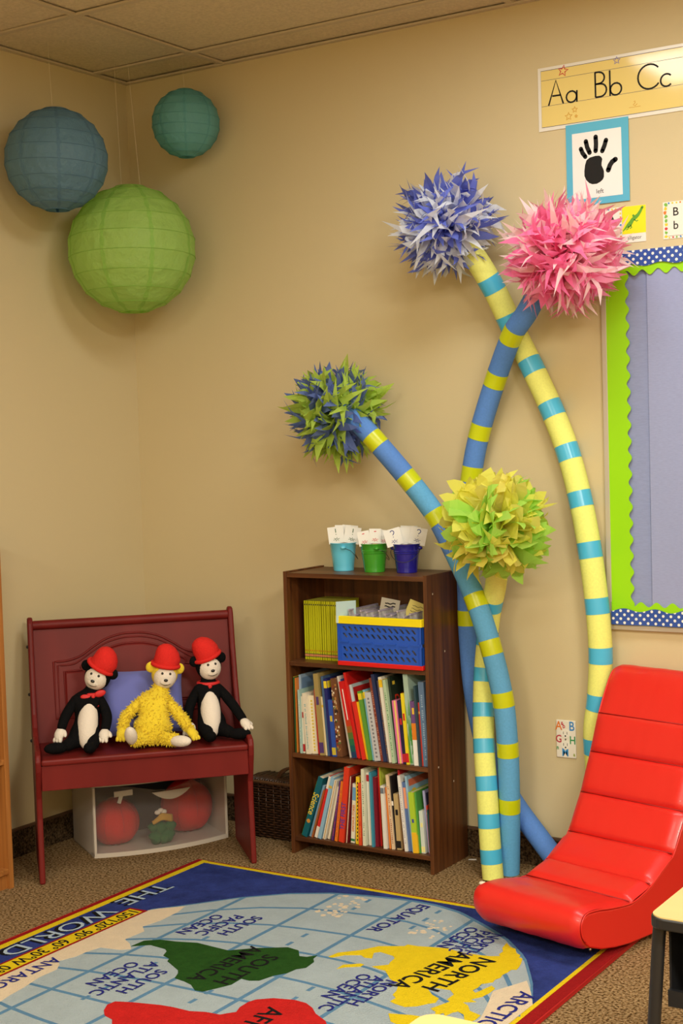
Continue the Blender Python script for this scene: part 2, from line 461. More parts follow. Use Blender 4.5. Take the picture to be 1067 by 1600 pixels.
# --- left hand poster
t = thing('hand_poster', 'white left-hand sign with a black handprint on bright blue backing', 'poster', (1.8895, 0, 2.2295))
BLUEP = mat('blue_construction_paper', srgb(95, 178, 208), 0.75, 0.2)
MB().prism([(1.8895, 2.2295), (2.107, 2.2295), (2.107, 2.4975), (1.8895, 2.4975)], W0, 0.0042, 0.0052).build('backing', BLUEP, t)
MB().prism([(1.9115, 2.2515), (2.084, 2.2515), (2.082, 2.4668), (1.9115, 2.4665)], W0, 0.0052, 0.0058).build('sheet', mat('white_card', (0.83, 0.81, 0.78), 0.5), t)
palm = [(1.9725, 2.383), (1.9925, 2.386), (2.006, 2.385), (2.0122, 2.3802), (2.0160, 2.373), (2.0135, 2.3615), (2.013, 2.3526), (2.018, 2.342), (2.021, 2.3333), (2.0206, 2.315), (2.0165, 2.307), (2.0079, 2.3005), (1.9955, 2.2955), (1.9800, 2.2958), (1.9690, 2.301), (1.9585, 2.312), (1.9528, 2.3255), (1.9528, 2.342), (1.9555, 2.3604), (1.9610, 2.3754)]
MB().prism(palm, W0, 0.0058, 0.0061).build('palm_print', BLACK, t)
def capsule(pts, w):
    mb = MB().ribbon(pts, w, W0, 0.0058, 0.0061)
    for p in (pts[0], pts[-1]): mb.prism(arc(p[0], p[1], w / 2, 0, 345, 15), W0, 0.0058, 0.0061)
    return mb
for pts, w in (([(1.9420, 2.4148), (1.9480, 2.400), (1.9572, 2.3876)], 0.0145), ([(1.9600, 2.4368), (1.9640, 2.418), (1.9723, 2.3990)], 0.0150), ([(1.9943, 2.4468), (1.9953, 2.4237), (1.9935, 2.4022)], 0.0152), ([(2.0300, 2.4317), (2.0240, 2.414), (2.0165, 2.3988)], 0.0152), ([(2.0610, 2.3660), (2.0500, 2.3600), (2.0420, 2.350), (2.0360, 2.3350)], 0.0165)):
    capsule(pts, w).build('finger_print', BLACK, t)
add_text(MB(), 'left', 0.021, W0, 0.0061, (2.0055, 2.2705)).build('caption', BLACK, t)

# --- letter cards
CARDW = mat('letter_card_white', (0.83, 0.79, 0.70), 0.35)
PICY = mat('picture_card_yellow', srgb(240, 226, 30), 0.4)
GATOR = mat('alligator_green', srgb(95, 160, 45), 0.5)
DOODLE = [mat('doodle_%d' % i, c, 0.5) for i, c in enumerate([srgb(230, 200, 50), srgb(120, 180, 70), srgb(60, 130, 200), srgb(235, 120, 40), srgb(205, 60, 60)])]
DOODLE_NAMES = ['yellow', 'green', 'blue', 'orange', 'red']
def doodle_border(t, x0, z0, x1, z1, side, seed):
    r = random.Random(seed); mbs = [MB() for _ in range(5)]
    spots = []
    n = 9
    for k in range(n):
        spots.append((x0 + 0.0085 + r.uniform(-0.002, 0.002), z0 + 0.008 + (z1 - z0 - 0.016) * k / (n - 1)))
    for k in range(5): spots.append((x0 + 0.02 + (x1 - x0 - 0.028) * k / 4, z1 - 0.0045))
    for k in range(5): spots.append((x0 + 0.02 + (x1 - x0 - 0.028) * k / 4, z0 + 0.0045))
    for k in range(n): spots.append((x1 - 0.004, z0 + 0.008 + (z1 - z0 - 0.016) * k / (n - 1)))
    for q, (a, z) in enumerate(spots):
        i = r.randrange(5); rr = 0.0065 if q < n else 0.0036
        pts = [(a + rr * r.uniform(0.55, 1.1) * math.cos(th), z + rr * r.uniform(0.55, 1.1) * math.sin(th)) for th in [k * 2 * PI / 9 for k in range(9)]]
        mbs[i].prism(pts, W0, 0.0018 + 0.00005 * q, 0.00185 + 0.00005 * q)
    for i, mb in enumerate(mbs):
        if mb.v: tag(mb.build('doodle', DOODLE[i], t), None, None, kind='stuff')
def letter_card(x0, z0, x1, z1, big, small, label, seed):
    t = thing('letter_card', label, 'card', (x0, 0, z0), 0, 'letter cards above the bulletin board')
    MB().prism([(x0, z0), (x1, z0), (x1, z1), (x0, z1)], W0, 0.0005, 0.0018).build('card', CARDW, t)
    doodle_border(t, x0, z0, x1, z1, 1, seed)
    MB().prism([(x0 + 0.0165, z0 + 0.0095), (x1 - 0.0085, z0 + 0.0095), (x1 - 0.0085, z1 - 0.009), (x0 + 0.0165, z1 - 0.009)], W0, 0.0034, 0.0036).build('letter_panel', CARDW, t)
    cx = x0 + 0.0425
    add_text(MB(), big, 0.037, W0, 0.0038, (cx, z1 - 0.034), bold=0.0003).build('capital_letter', BLACK, t)
    add_text(MB(), small, 0.037, W0, 0.0038, (cx, z1 - 0.0765), bold=0.0003).build('small_letter', BLACK, t)
letter_card(1.9995, 2.0965, 2.0775, 2.2118, 'A', 'a', 'small white card with capital A and small a, left of the alligator picture', 3)
letter_card(2.216, 2.0935, 2.294, 2.2105, 'B', 'b', 'small white card with capital B and small b in a doodle border', 5)
t = thing('picture_card', 'yellow picture card of a green alligator, captioned alligator', 'card', (2.0785, 0, 2.095), 0, 'letter cards above the bulletin board')
MB().prism([(2.0785, 2.0945), (2.1585, 2.0945), (2.1595, 2.211), (2.0785, 2.2118)], W0, 0.0005, 0.0020).build('card', CARDW, t)
MB().prism([(2.0787, 2.1230), (2.1586, 2.1230), (2.1593, 2.2108), (2.0787, 2.2115)], W0, 0.0020, 0.0023).build('picture_field', PICY, t)
g = MB()
body = [(2.0806, 2.133), (2.092, 2.1445), (2.101, 2.150), (2.108, 2.158), (2.115, 2.168), (2.124, 2.174), (2.133, 2.181), (2.141, 2.192), (2.147, 2.203)]
wid = [0.002, 0.006, 0.013, 0.012, 0.010, 0.011, 0.009, 0.008, 0.007]
up = [(a - w * 0.42, z + w * 0.42) for (a, z), w in zip(body, wid)]; dn = [(a + w * 0.42, z - w * 0.42) for (a, z), w in zip(body, wid)]
for i in range(len(body) - 1): g.prism([dn[i], dn[i + 1], up[i + 1], up[i]], W0, 0.0023, 0.0026)
g.prism(arc(2.148, 2.204, 0.0042, 0, 340, 12), W0, 0.0023, 0.0026).prism(arc(2.117, 2.180, 0.004, 0, 340, 10), W0, 0.0023, 0.0026)
for pts in ([(2.102, 2.147), (2.098, 2.139), (2.092, 2.136)], [(2.107, 2.151), (2.111, 2.143), (2.104, 2.139)], [(2.119, 2.167), (2.128, 2.161), (2.133, 2.164)]):
    g.ribbon(pts, 0.0035, W0, 0.0023, 0.0026)
g.build('alligator_drawing', GATOR, t)
add_text(MB(), 'alligator', 0.0165, W0, 0.0022, (2.1195, 2.1095), sx=0.9).build('caption', BLACK, t)

# --- bulletin board
ALU = mat('aluminium_frame', (0.52, 0.46, 0.37), 0.45, 0.5, metal=0.25)
LIMEP = mat('lime_border_paper', srgb(150, 214, 8), 0.45)
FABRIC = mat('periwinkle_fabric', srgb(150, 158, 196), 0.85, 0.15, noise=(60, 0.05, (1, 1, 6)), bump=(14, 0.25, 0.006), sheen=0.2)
FABRIC2 = mat('periwinkle_fabric_painted_shade', srgb(141, 151, 190), 0.85, 0.15, noise=(60, 0.05, (1, 1, 6)), bump=(14, 0.35, 0.006), sheen=0.2)  # darker copy of the fabric: shade of the fold put into its colour
POLKA = polka_mat('blue_polka_border', srgb(42, 78, 160), (0.85, 0.82, 0.76), 0.0185, 0.0046)
bx0, bx1, bz0, bz1 = 2.0055, 3.2, 0.834, 2.068
t = thing('bulletin_board', 'aluminium framed bulletin board covered in periwinkle fabric with lime scalloped and blue dotted borders', 'bulletin board', (bx0, 0, bz0))
MB().span((bx0, -0.018, bz0), (bx0 + 0.018, 0, bz1)).build('frame_side', ALU, t, bevel=0.002)
MB().span((bx1 - 0.018, -0.018, bz0), (bx1, 0, bz1)).build('frame_side', ALU, t, bevel=0.002)
MB().span((bx0 + 0.018, -0.018, bz0), (bx1 - 0.018, 0, bz0 + 0.018)).build('frame_rail', ALU, t, bevel=0.002)
MB().span((bx0 + 0.018, -0.018, bz1 - 0.018), (bx1 - 0.018, 0, bz1)).build('frame_rail', ALU, t, bevel=0.002)
def cloth(x0, x1, z0, z1, y, seed, amp):
    r = random.Random(seed); nx, nz = 30, 60; mb = MB(); vs = []
    ph = [(r.uniform(2, 14), r.uniform(1, 9), r.uniform(0, 6)) for _ in range(6)]
    for j in range(nz + 1):
        for i in range(nx + 1):
            x = x0 + (x1 - x0) * i / nx; z = z0 + (z1 - z0) * j / nz
            d = sum(math.sin(a * x * 2.2 + b * z * 1.2 + c) for a, b, c in ph) / 6 * amp
            vs.append((x, y - 0.0025 + d, z))
    mb.add(vs, [(j * (nx + 1) + i, j * (nx + 1) + i + 1, (j + 1) * (nx + 1) + i + 1, (j + 1) * (nx + 1) + i) for j in range(nz) for i in range(nx)])
    return mb
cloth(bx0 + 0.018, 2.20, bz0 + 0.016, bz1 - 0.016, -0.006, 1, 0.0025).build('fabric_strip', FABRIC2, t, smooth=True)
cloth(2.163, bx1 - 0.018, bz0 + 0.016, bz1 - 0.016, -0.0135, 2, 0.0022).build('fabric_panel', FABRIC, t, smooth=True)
def wavy(a0, a1, base, edge, amp, period, n=12, phase=0.0):
    """outline between a straight line at base and a wavy one at edge"""
    N = int((a1 - a0) / period * n)
    w = [(a0 + (a1 - a0) * i / N, edge + amp * math.sin(2 * PI * (a0 + (a1 - a0) * i / N) / period + phase)) for i in range(N + 1)]
    return [(a0, base)] + w + [(a1, base)]
def strip(name, m, pts, y0, y1, swap=False, wob=0.0):
    mb = MB()
    w = pts[1:-1]; base = pts[0][1]
    vs = []; fs = []
    for k, (a, b2) in enumerate(w):
        dy = wob * (math.sin(a * 21) + 0.6 * math.sin(a * 47 + 1))
        for bb2 in (base, b2):
            for y in (y0 + dy, y1 + dy):
                vs.append((bb2, y, a) if swap else (a, y, bb2))
    for k in range(len(w) - 1):
        o = k * 4
        for q in ((0, 2, 6, 4), (1, 5, 7, 3), (0, 4, 5, 1), (2, 3, 7, 6)): fs.append([o + i for i in q])
    mb.add(vs, fs)
    return mb.build(name, m, t)
strip('lime_border_left', LIMEP, wavy(bz0 + 0.018, bz1 - 0.05, bx0 + 0.018, 2.096, 0.0065, 0.0533), -0.0185, -0.0175, True)
strip('lime_border_top', LIMEP, wavy(bx0 + 0.018, bx1 - 0.02, bz1 - 0.018, 1.994, -0.009, 0.0533, phase=2.6), -0.0215, -0.0205)
strip('lime_border_bottom', LIMEP, wavy(bx0 + 0.018, bx1 - 0.02, bz0 + 0.018, 0.921, 0.008, 0.0533, phase=2.4), -0.0215, -0.0205)
strip('dotted_border_top', POLKA, wavy(bx0 + 0.014, bx1 - 0.015, 2.066, 2.018, 0.0045, 0.105, phase=1), -0.0275, -0.0265, wob=0.0022)
strip('dotted_border_bottom', POLKA, wavy(bx0 + 0.019, bx1 - 0.015, 0.853, 0.902, 0.0055, 0.105, phase=3.4), -0.0275, -0.0265, wob=0.0022)

# --- outlet with alphabet cover plate
t = thing('wall_outlet', 'white wall outlet whose cover plate is printed with coloured alphabet letters', 'outlet', (1.8435, 0, 0.387))
PLATE = mat('outlet_plate', (0.78, 0.73, 0.62), 0.35)
MB().span((1.8075, -0.007, 0.386), (1.8795, 0, 0.515)).build('cover_plate', PLATE, t, bevel=0.003)
for z in (0.469, 0.430):
    r = MB().prism(arc(1.8425, z, 0.0165, 0, 345, 22, 0.0145), W0, 0.007, 0.0085).build('socket', mat('socket_white', (0.82, 0.78, 0.68), 0.3), t)
    MB().span((1.8345, -0.0089, z - 0.002), (1.8362, -0.0084, z + 0.007)).span((1.8480, -0.0089, z - 0.002), (1.8497, -0.0084, z + 0.007)).prism(arc(1.8425, z - 0.0075, 0.0028, 0, 330, 11), W0, 0.0084, 0.0089).build('slot', BLACK, r)
MB().prism(arc(1.8425, 0.4495, 0.003, 0, 330, 11), W0, 0.007, 0.0082).build('screw', STEEL, t)
for ch, x, z, s, c in (('A', 1.8180, 0.494, 0.042, srgb(220, 120, 40)), ('B', 1.8655, 0.4945, 0.044, srgb(55, 130, 195)), ('G', 1.8175, 0.449, 0.036, srgb(185, 45, 65)), ('H', 1.868, 0.447, 0.038, srgb(35, 140, 75)), ('M', 1.8405, 0.4045, 0.040, srgb(65, 145, 205)), ('n', 1.8130, 0.4195, 0.02, srgb(35, 140, 75)), ('b', 1.8370, 0.4945, 0.022, srgb(185, 45, 65)), ('g', 1.8300, 0.5060, 0.015, srgb(185, 45, 65)), ('a', 1.8730, 0.4000, 0.017, srgb(140, 160, 50))):
    add_text(MB(), ch, s, W0, 0.0073, (x, z), bold=0.0006, sx=0.85).build('printed_letter', mat('plate_letter_' + ch, c, 0.4), t)

# ================================================================== paper lanterns
def lantern(loc, R, col, dark, label, seed, strings):
    r = random.Random(seed)
    t = thing('paper_lantern', label, 'lantern', loc, 0, 'round paper lanterns hanging in the corner')
    pm = mat('lantern_paper_%d' % seed, col, 0.5, 0.35, bump=(16, 0.9, 0.02), trans=0.5)
    dm = mat('lantern_overlap_%d' % seed, dark, 0.55, 0.3, bump=(60, 0.5, 0.006), trans=0.40)
    nr = 9; nu = 48
    rot = r.uniform(0, 6)
    ta, tb = 0.24, PI - 0.24
    def rad(th, u):
        k = (th - ta) / (tb - ta) * nr
        fr = k - math.floor(k)
        s = 1 - 0.016 * math.sin(PI * fr) ** 2
        g = 1 - 0.006 * abs(math.sin(u * 4)) ** 0.5
        return R * s * g
    mb = MB(); n = nr * 4; vs = []
    for i in range(n + 1):
        th = ta + (tb - ta) * i / n
        for k in range(nu):
            u = 2 * PI * k / nu
            th2 = th + 0.05 * math.sin(u + rot) * math.sin(th)     # the hoops run slightly askew
            q = rad(th, u)
            vs.append((loc[0] + q * math.sin(th2) * math.cos(u), loc[1] + q * math.sin(th2) * math.sin(u), loc[2] + q * math.cos(th2)))
    mb.add(vs, [(i * nu + k, (i + 1) * nu + k, (i + 1) * nu + (k + 1) % nu, i * nu + (k + 1) % nu) for i in range(n) for k in range(nu)])
    sh = mb.build('shade', pm, t, smooth=True)
    for k in range(8):
        u0 = rot + 2 * PI * k / 8; mb = MB(); vs = []
        for i in range(n + 1):
            th = ta + (tb - ta) * i / n
            for s in (-1, 1):
                u = u0 + s * 0.030 * (1 + 0.4 * math.sin(i * 2.1 + k)) / max(0.35, math.sin(th))
                th2 = th + 0.05 * math.sin(u + rot) * math.sin(th); q = rad(th, u) + 0.0008
                vs.append((loc[0] + q * math.sin(th2) * math.cos(u), loc[1] + q * math.sin(th2) * math.sin(u), loc[2] + q * math.cos(th2)))
        mb.add(vs, [(2 * i, 2 * i + 1, 2 * i + 3, 2 * i + 2) for i in range(n)])
        mb.build('paper_seam', dm, sh, smooth=True)
    for j in range(nr + 1):
        th = ta + (tb - ta) * j / nr
        path = []
        for k in range(36):
            u = 2 * PI * k / 36; th2 = th + 0.05 * math.sin(u + rot) * math.sin(th); q = R * 1.0
            path.append((loc[0] + q * math.sin(th2) * math.cos(u), loc[1] + q * math.sin(th2) * math.sin(u), loc[2] + q * math.cos(th2)))
        MB().tube(path, 0.0011, 4, closed=True).build('wire_hoop', dm, sh)
    for dx, ax in strings:
        MB().tube([(loc[0] + dx, loc[1], loc[2] + R * 0.97), (loc[0] + ax, loc[1], H - 0.002)], 0.0006, 4).build('hanging_thread', mat('thread', (0.6, 0.5, 0.35), 0.6), t)
lantern((0.230, -0.657, 2.504), 0.1815, srgb(120, 160, 184), srgb(104, 144, 170), 'dusty blue paper lantern, leftmost of the three', 1, [(-0.01, -0.02)])
lantern((0.266, -0.310, 2.218), 0.2385, srgb(188, 226, 126), srgb(166, 212, 104), 'large bright green paper lantern, lowest of the three', 2, [(-0.04, -0.055), (0.05, 0.01)])
lantern((0.423, -0.160, 2.686), 0.1275, srgb(126, 192, 194), srgb(110, 178, 182), 'small teal paper lantern, highest of the three', 3, [(0.0, -0.01)])

# ================================================================== foam noodle flowers
FOAMB = mat('cornflower_foam', srgb(88, 134, 208), 0.75, 0.25, noise=(160, 0.06), bump=(300, 0.25, 0.001))
FOAMS = mat('sky_blue_foam', srgb(96, 166, 214), 0.75, 0.25, noise=(160, 0.06), bump=(300, 0.25, 0.001))
FOAMY = mat('pale_yellow_foam', srgb(232, 236, 128), 0.75, 0.25, noise=(160, 0.05), bump=(300, 0.25, 0.001))
TAPEY = mat('lime_yellow_tape', srgb(196, 206, 20), 0.28, 0.5, bump=(70, 0.15, 0.001))
TAPEB = mat('turquoise_tape', srgb(76, 182, 222), 0.25, 0.5, bump=(70, 0.2, 0.001))

def petal_mesh(kind, seed, m):
    r = random.Random(seed)
    mb = MB()
    if kind == 'spiky':
        L = r.uniform(0.150, 0.182); w = r.uniform(0.060, 0.090); split = r.uniform(0.50, 0.66); nf = r.choice((2, 3, 3)); amp = 1.35
    else:
        L = r.uniform(0.158, 0.184); w = r.uniform(0.115, 0.150); split = r.uniform(0.74, 0.84); nf = r.choice((2, 3, 3)); amp = 1.0
    bend = r.uniform(-0.1, 0.85) * amp; fold = r.uniform(0.1, 0.5); tw = r.uniform(-0.6, 0.6) * amp
    def pos(s, t, extra=0.0):
        """s across -1..1, t along 0..1"""
        if kind == 'spiky': ww = w * (0.16 + 0.84 * min(1, t / 0.45) ** 0.8) / 2
        else: ww = w * (0.10 + 0.90 * min(1, t / 0.7)) / 2
        a = tw * t; x = s * ww; y = fold * abs(s) * ww
        x, y = x * math.cos(a) - y * math.sin(a), x * math.sin(a) + y * math.cos(a)
        b = bend * t + extra
        return (x, y + math.sin(b) * L * t * 0.62, L * t * (1 - 0.20 * abs(b)))
    n = 3
    vs = []
    for i in range(n + 1):
        for s in (-1, 0, 1): vs.append(pos(s, split * i / n))
    fs = []
    for i in range(n):
        o = i * 3; fs += [(o, o + 1, o + 4, o + 3), (o + 1, o + 2, o + 5, o + 4)]
    mb.add(vs, fs)
    edges = [-1 + 2 * k / nf for k in range(nf + 1)]
    for k in range(nf):
        a, b = edges[k], edges[k + 1]; c = (a + b) / 2 + r.uniform(-0.25, 0.25)
        Lt = r.uniform(0.85, 1.12) if kind == 'spiky' else r.uniform(0.90, 1.06)
        e = r.uniform(-0.7, 0.9) * amp if kind == 'spiky' else r.uniform(-0.25, 0.4)
        m1 = split + (Lt - split) * 0.55
        wn = 0.62
        q = [pos(a, split), pos(b, split), pos(c + (a - c) * wn, m1, e * 0.4), pos(c + (b - c) * wn, m1, e * 0.4), pos(c + r.uniform(-0.1, 0.1), Lt, e)]
        mb.add(q, [(0, 1, 3, 2), (2, 3, 4)])
    return mb.mesh('petal', m, smooth=False)

def pompom(root, c, radius, kind, colors, seed, count, avoid=None):
    r = random.Random(seed)
    ms = [mat('tissue_%d_%d' % (seed, i), col, 0.7, 0.15, trans=0.5) for i, col in enumerate(colors)]
    core = MB().ball(c, radius * 0.33, 16, 10).build('pompom', ms[0], root, smooth=True)
    inv = WM[root.name].inverted(); cl = inv @ Vector(c)
    variants = [[petal_mesh(kind, seed * 100 + k * 10 + v, m) for v in range(7)] for k, m in enumerate(ms)]
    sc = radius / 0.178
    for i in range(count):
        z = 1 - 2 * (i + 0.5) / count; ph = i * 2.399963
        d = Vector((math.sqrt(1 - z * z) * math.cos(ph), math.sqrt(1 - z * z) * math.sin(ph), z))
        d = (d + Vector((r.gauss(0, 0.13), r.gauss(0, 0.13), r.gauss(0, 0.13)))).normalized()
        if (Vector(c) + d * radius).y > -0.006: d.y -= 0.5; d.normalize()
        if avoid is not None and d.dot(avoid) > 0.955: continue
        q = d.to_track_quat('Z', 'Y') @ Quaternion((0, 0, 1), r.uniform(0, 2 * PI))
        s = sc * r.uniform(0.86, 1.08)
        tip = (Vector(c) + d * (s * 0.235)).y
        if tip > -0.004: s *= max(0.45, (abs(c[1]) - 0.006) / max(0.01, d.y * 0.235 * s)) if d.y > 0 else 1
        k = r.randrange(len(ms))
        M = Matrix.Translation(cl + d * 0.012) @ q.to_matrix().to_4x4() @ Matrix.Scale(s, 4)
        put('petal', r.choice(variants[k]), core, M)

def foam_flower(label, path, radius, sections, bands, bandm, band_h, pom, group='giant tissue flowers on pool noodle stems'):
    P = spline(path, 8)
    low = min(P, key=lambda p: p.z)
    t = thing('foam_flower', label, 'flower decoration', (low.x, low.y, 0), 0, group)
    cum = [0.0]
    for i in range(1, len(P)): cum.append(cum[-1] + (P[i] - P[i - 1]).length)
    def at(s):
        s = max(0, min(cum[-1], s))
        for i in range(1, len(P)):
            if cum[i] >= s:
                f = (s - cum[i - 1]) / max(1e-9, cum[i] - cum[i - 1]); return P[i - 1].lerp(P[i], f)
        return P[-1]
    def at_z(z): return cum[min(range(len(P)), key=lambda i: abs(P[i].z - z))] if True else 0
    def s_of_z(z):
        for i in range(1, len(P)):
            if (P[i].z - z) * (P[i - 1].z - z) <= 0:
                f = (P[i - 1].z - z) / max(1e-9, P[i - 1].z - P[i].z); return cum[i - 1] + f * (cum[i] - cum[i - 1])
        return at_z(z)
    cuts = [0.0] + [s_of_z(z) for z, _ in sections[1:]] + [cum[-1]]
    for k, (z, m) in enumerate(sections):
        a, b = cuts[k], cuts[k + 1]; n = max(4, int((b - a) / 0.025))
        MB().tube([at(a + (b - a) * i / n) for i in range(n + 1)], radius, 22).build('stem', m, t, smooth=50)
    for z in bands:
        s = s_of_z(z)
        MB().tube([at(s + band_h * (i / 4 - 0.5)) for i in range(5)], radius + 0.0007, 22, caps=False).build('tape_band', bandm, t, smooth=50)
    pompom(t, *pom)
    return t
BLUES = [srgb(116, 130, 222), srgb(232, 236, 244)]
foam_flower('blue and white tissue flower on the yellow and turquoise striped noodle, uppermost of all',
    [(1.555, -0.19, 2.17), (1.614, -0.15, 2.084), (1.661, -0.1, 1.973), (1.7, -0.052, 1.849), (1.768, -0.043, 1.707), (1.835, -0.043, 1.565), (1.889, -0.043, 1.425), (1.931, -0.050, 1.277), (1.966, -0.060, 1.107), (1.988, -0.061, 0.928), (1.998, -0.061, 0.758), (1.988, -0.060, 0.608), (1.970, -0.055, 0.49), (1.975, -0.043, 0.30), (2.00, -0.050, 0.03)],
    0.039, [(3, FOAMY)], [1.99, 1.865, 1.711, 1.565, 1.421, 1.266, 1.10, 0.917, 0.754, 0.598, 0.45, 0.30], TAPEB, 0.053,
    ((1.54, -0.2, 2.192), 0.186, 'spiky', BLUES, 11, 230))
foam_flower('pink tissue flower on a blue noodle with lime bands, beside the hand poster',
    [(1.96, -0.215, 2.05), (1.88, -0.18, 1.975), (1.805, -0.16, 1.879), (1.741, -0.135, 1.815), (1.651, -0.08, 1.679), (1.575, -0.06, 1.502), (1.536, -0.055, 1.356), (1.506, -0.050, 1.156), (1.504, -0.048, 0.933), (1.506, -0.048, 0.776), (1.524, -0.05, 0.576), (1.581, -0.055, 0.359), (1.668, -0.06, 0.226), (1.761, -0.06, 0.115), (1.82, -0.06, 0.048)],
    0.036, [(3, FOAMB)], [1.815, 1.675, 1.50, 1.355, 0.855], TAPEY, 0.053,
    ((1.978, -0.22, 2.048), 0.200, 'spiky', [srgb(252, 164, 200), srgb(255, 228, 232), srgb(247, 130, 180)], 12, 250))
foam_flower('green and blue tissue flower leaning left above the bookcase on a blue noodle',
    [(1.115, -0.235, 1.605), (1.186, -0.24, 1.555), (1.255, -0.23, 1.482), (1.36, -0.19, 1.345), (1.447, -0.16, 1.218), (1.522, -0.16, 1.084), (1.595, -0.175, 0.95), (1.658, -0.19, 0.793), (1.696, -0.18, 0.611), (1.703, -0.165, 0.436), (1.698, -0.152, 0.247), (1.684, -0.135, 0.052), (1.680, -0.132, 0.003)],
    0.036, [(3, FOAMB), (1.34, FOAMS), (1.21, FOAMB), (1.09, FOAMS)], [1.478, 1.34, 1.21, 0.93, 0.78, 0.607, 0.436, 0.243], TAPEY, 0.05,
    ((1.087, -0.2, 1.58), 0.192, 'spiky', [srgb(114, 134, 204), srgb(192, 220, 96)], 13, 250, Vector((0.62, -0.36, -0.68)).normalized()))
foam_flower('yellow and green tissue flower low in front of the other noodles',
    [(1.763, -0.32, 1.19), (1.736, -0.27, 1.112), (1.677, -0.17, 0.995), (1.620, -0.108, 0.878), (1.598, -0.108, 0.724), (1.598, -0.13, 0.595), (1.614, -0.165, 0.438), (1.634, -0.190, 0.292), (1.648, -0.205, 0.134), (1.660, -0.212, 0.003)],
    0.036, [(3, FOAMY)], [0.92, 0.795, 0.672, 0.555, 0.438, 0.317, 0.195, 0.078], TAPEB, 0.048,
    ((1.763, -0.33, 1.199), 0.178, 'broad', [srgb(244, 240, 112), srgb(186, 234, 104), srgb(242, 234, 128)], 14, 150))

# ================================================================== dark bookcase and what it holds
BX0, BX1, BYF, BYB = 0.876, 1.464, -0.265, -0.017
t = thing('bookcase', 'dark walnut bookcase packed with picture books, three small pails on top', 'bookcase', (1.17, -0.14, 0))
MB().span((BX0, BYF, 0), (BX0 + 0.014, BYB, 1.021)).build('side_panel', DARKWOOD, t, bevel=0.001)
MB().span((BX1 - 0.014, BYF, 0), (BX1, BYB, 1.021)).build('side_panel', DARKWOOD, t, bevel=0.001)
MB().span((BX0 + 0.014, BYF + 0.002, 1.000), (BX1 - 0.014, BYB, 1.016)).build('top_panel', DARKWOODX, t, bevel=0.001)
SHELF = [0.698, 0.366, 0.062]
for z in SHELF:
    MB().span((BX0 + 0.014, BYF + 0.004, z - 0.016), (BX1 - 0.014, BYB - 0.004, z)).build('shelf', DARKWOODX, t, bevel=0.001)
MB().span((BX0 + 0.014, BYB - 0.004, 0.046), (BX1 - 0.014, BYB - 0.001, 1.000)).build('back_panel', DARKWOOD, t)
CHIP = mat('bare_chipboard', (0.65, 0.55, 0.42), 0.8)
for y, z in ((-0.225, 0.955), (-0.215, 0.36), (-0.150, 0.75), (-0.11, 0.29)):
    MB().box((BX1 + 0.0003, y, z), (0.0008, 0.004, 0.006)).build('chip', CHIP, t)

# --- pails and their cards
def strokes_q(kind):
    if kind == '?': return [arc(0, 0.011, 0.0065, 160, -60, 8) + [(0, 0.001)], [(0, -0.004), (0, -0.0065)]]
    if kind == '!': return [[(0, 0.017), (0, 0.003)], [(0, -0.002), (0, -0.0045)]]
    return [[(-0.004, 0.011), (0.004, 0.0115)]]
def card_on_stick(loc, rotz, lean, tilt, size, mark, ink, label, group):
    t = thing('card_on_stick', label, 'card', loc, 0, group)
    Rm = Matrix.Rotation(rotz, 3, 'Z') @ Matrix.Rotation(lean, 3, 'X') @ Matrix.Rotation(tilt, 3, 'Y')
    o = Vector(loc); ex, ey, ez = Rm @ V(1, 0, 0), Rm @ V(0, 0, 1), Rm @ V(0, -1, 0)
    fr = (o, ex, ey, ez); w, h = size; z0 = 0.091
    MB().prism([(-0.009, 0.0), (0.009, 0.0), (0.009, z0 + h * 0.6), (-0.009, z0 + h * 0.6)], fr, -0.0022, -0.0002).build('stick', mat('craft_stick', (0.62, 0.42, 0.20), 0.7), t)
    MB().prism([(-w / 2, z0), (w / 2, z0), (w / 2, z0 + h), (-w / 2, z0 + h)], fr, 0.0, 0.0008).build('card', WHITE, t)
    if mark:
        mb = MB(); c = Vector((0, z0 + h * 0.60))
        for s in strokes_q(mark): mb.ribbon([(a + c.x, b + c.y) for a, b in s], 0.0028, fr, 0.0008, 0.0012)
        b0 = z0 + h * 0.25
        for k in range(6):
            a = k * PI / 3 + 0.3
            mb.ribbon([(0.003 * math.cos(a), b0 + 0.0025 * math.sin(a)), (0.012 * math.cos(a), b0 + 0.007 * math.sin(a))], 0.0014, fr, 0.0008, 0.0012)
        mb.ribbon(arc(0, b0, 0.004, 0, 330, 8, 0.003), 0.0012, fr, 0.0008, 0.0012)
        mb.build('drawn_mark', ink, t)
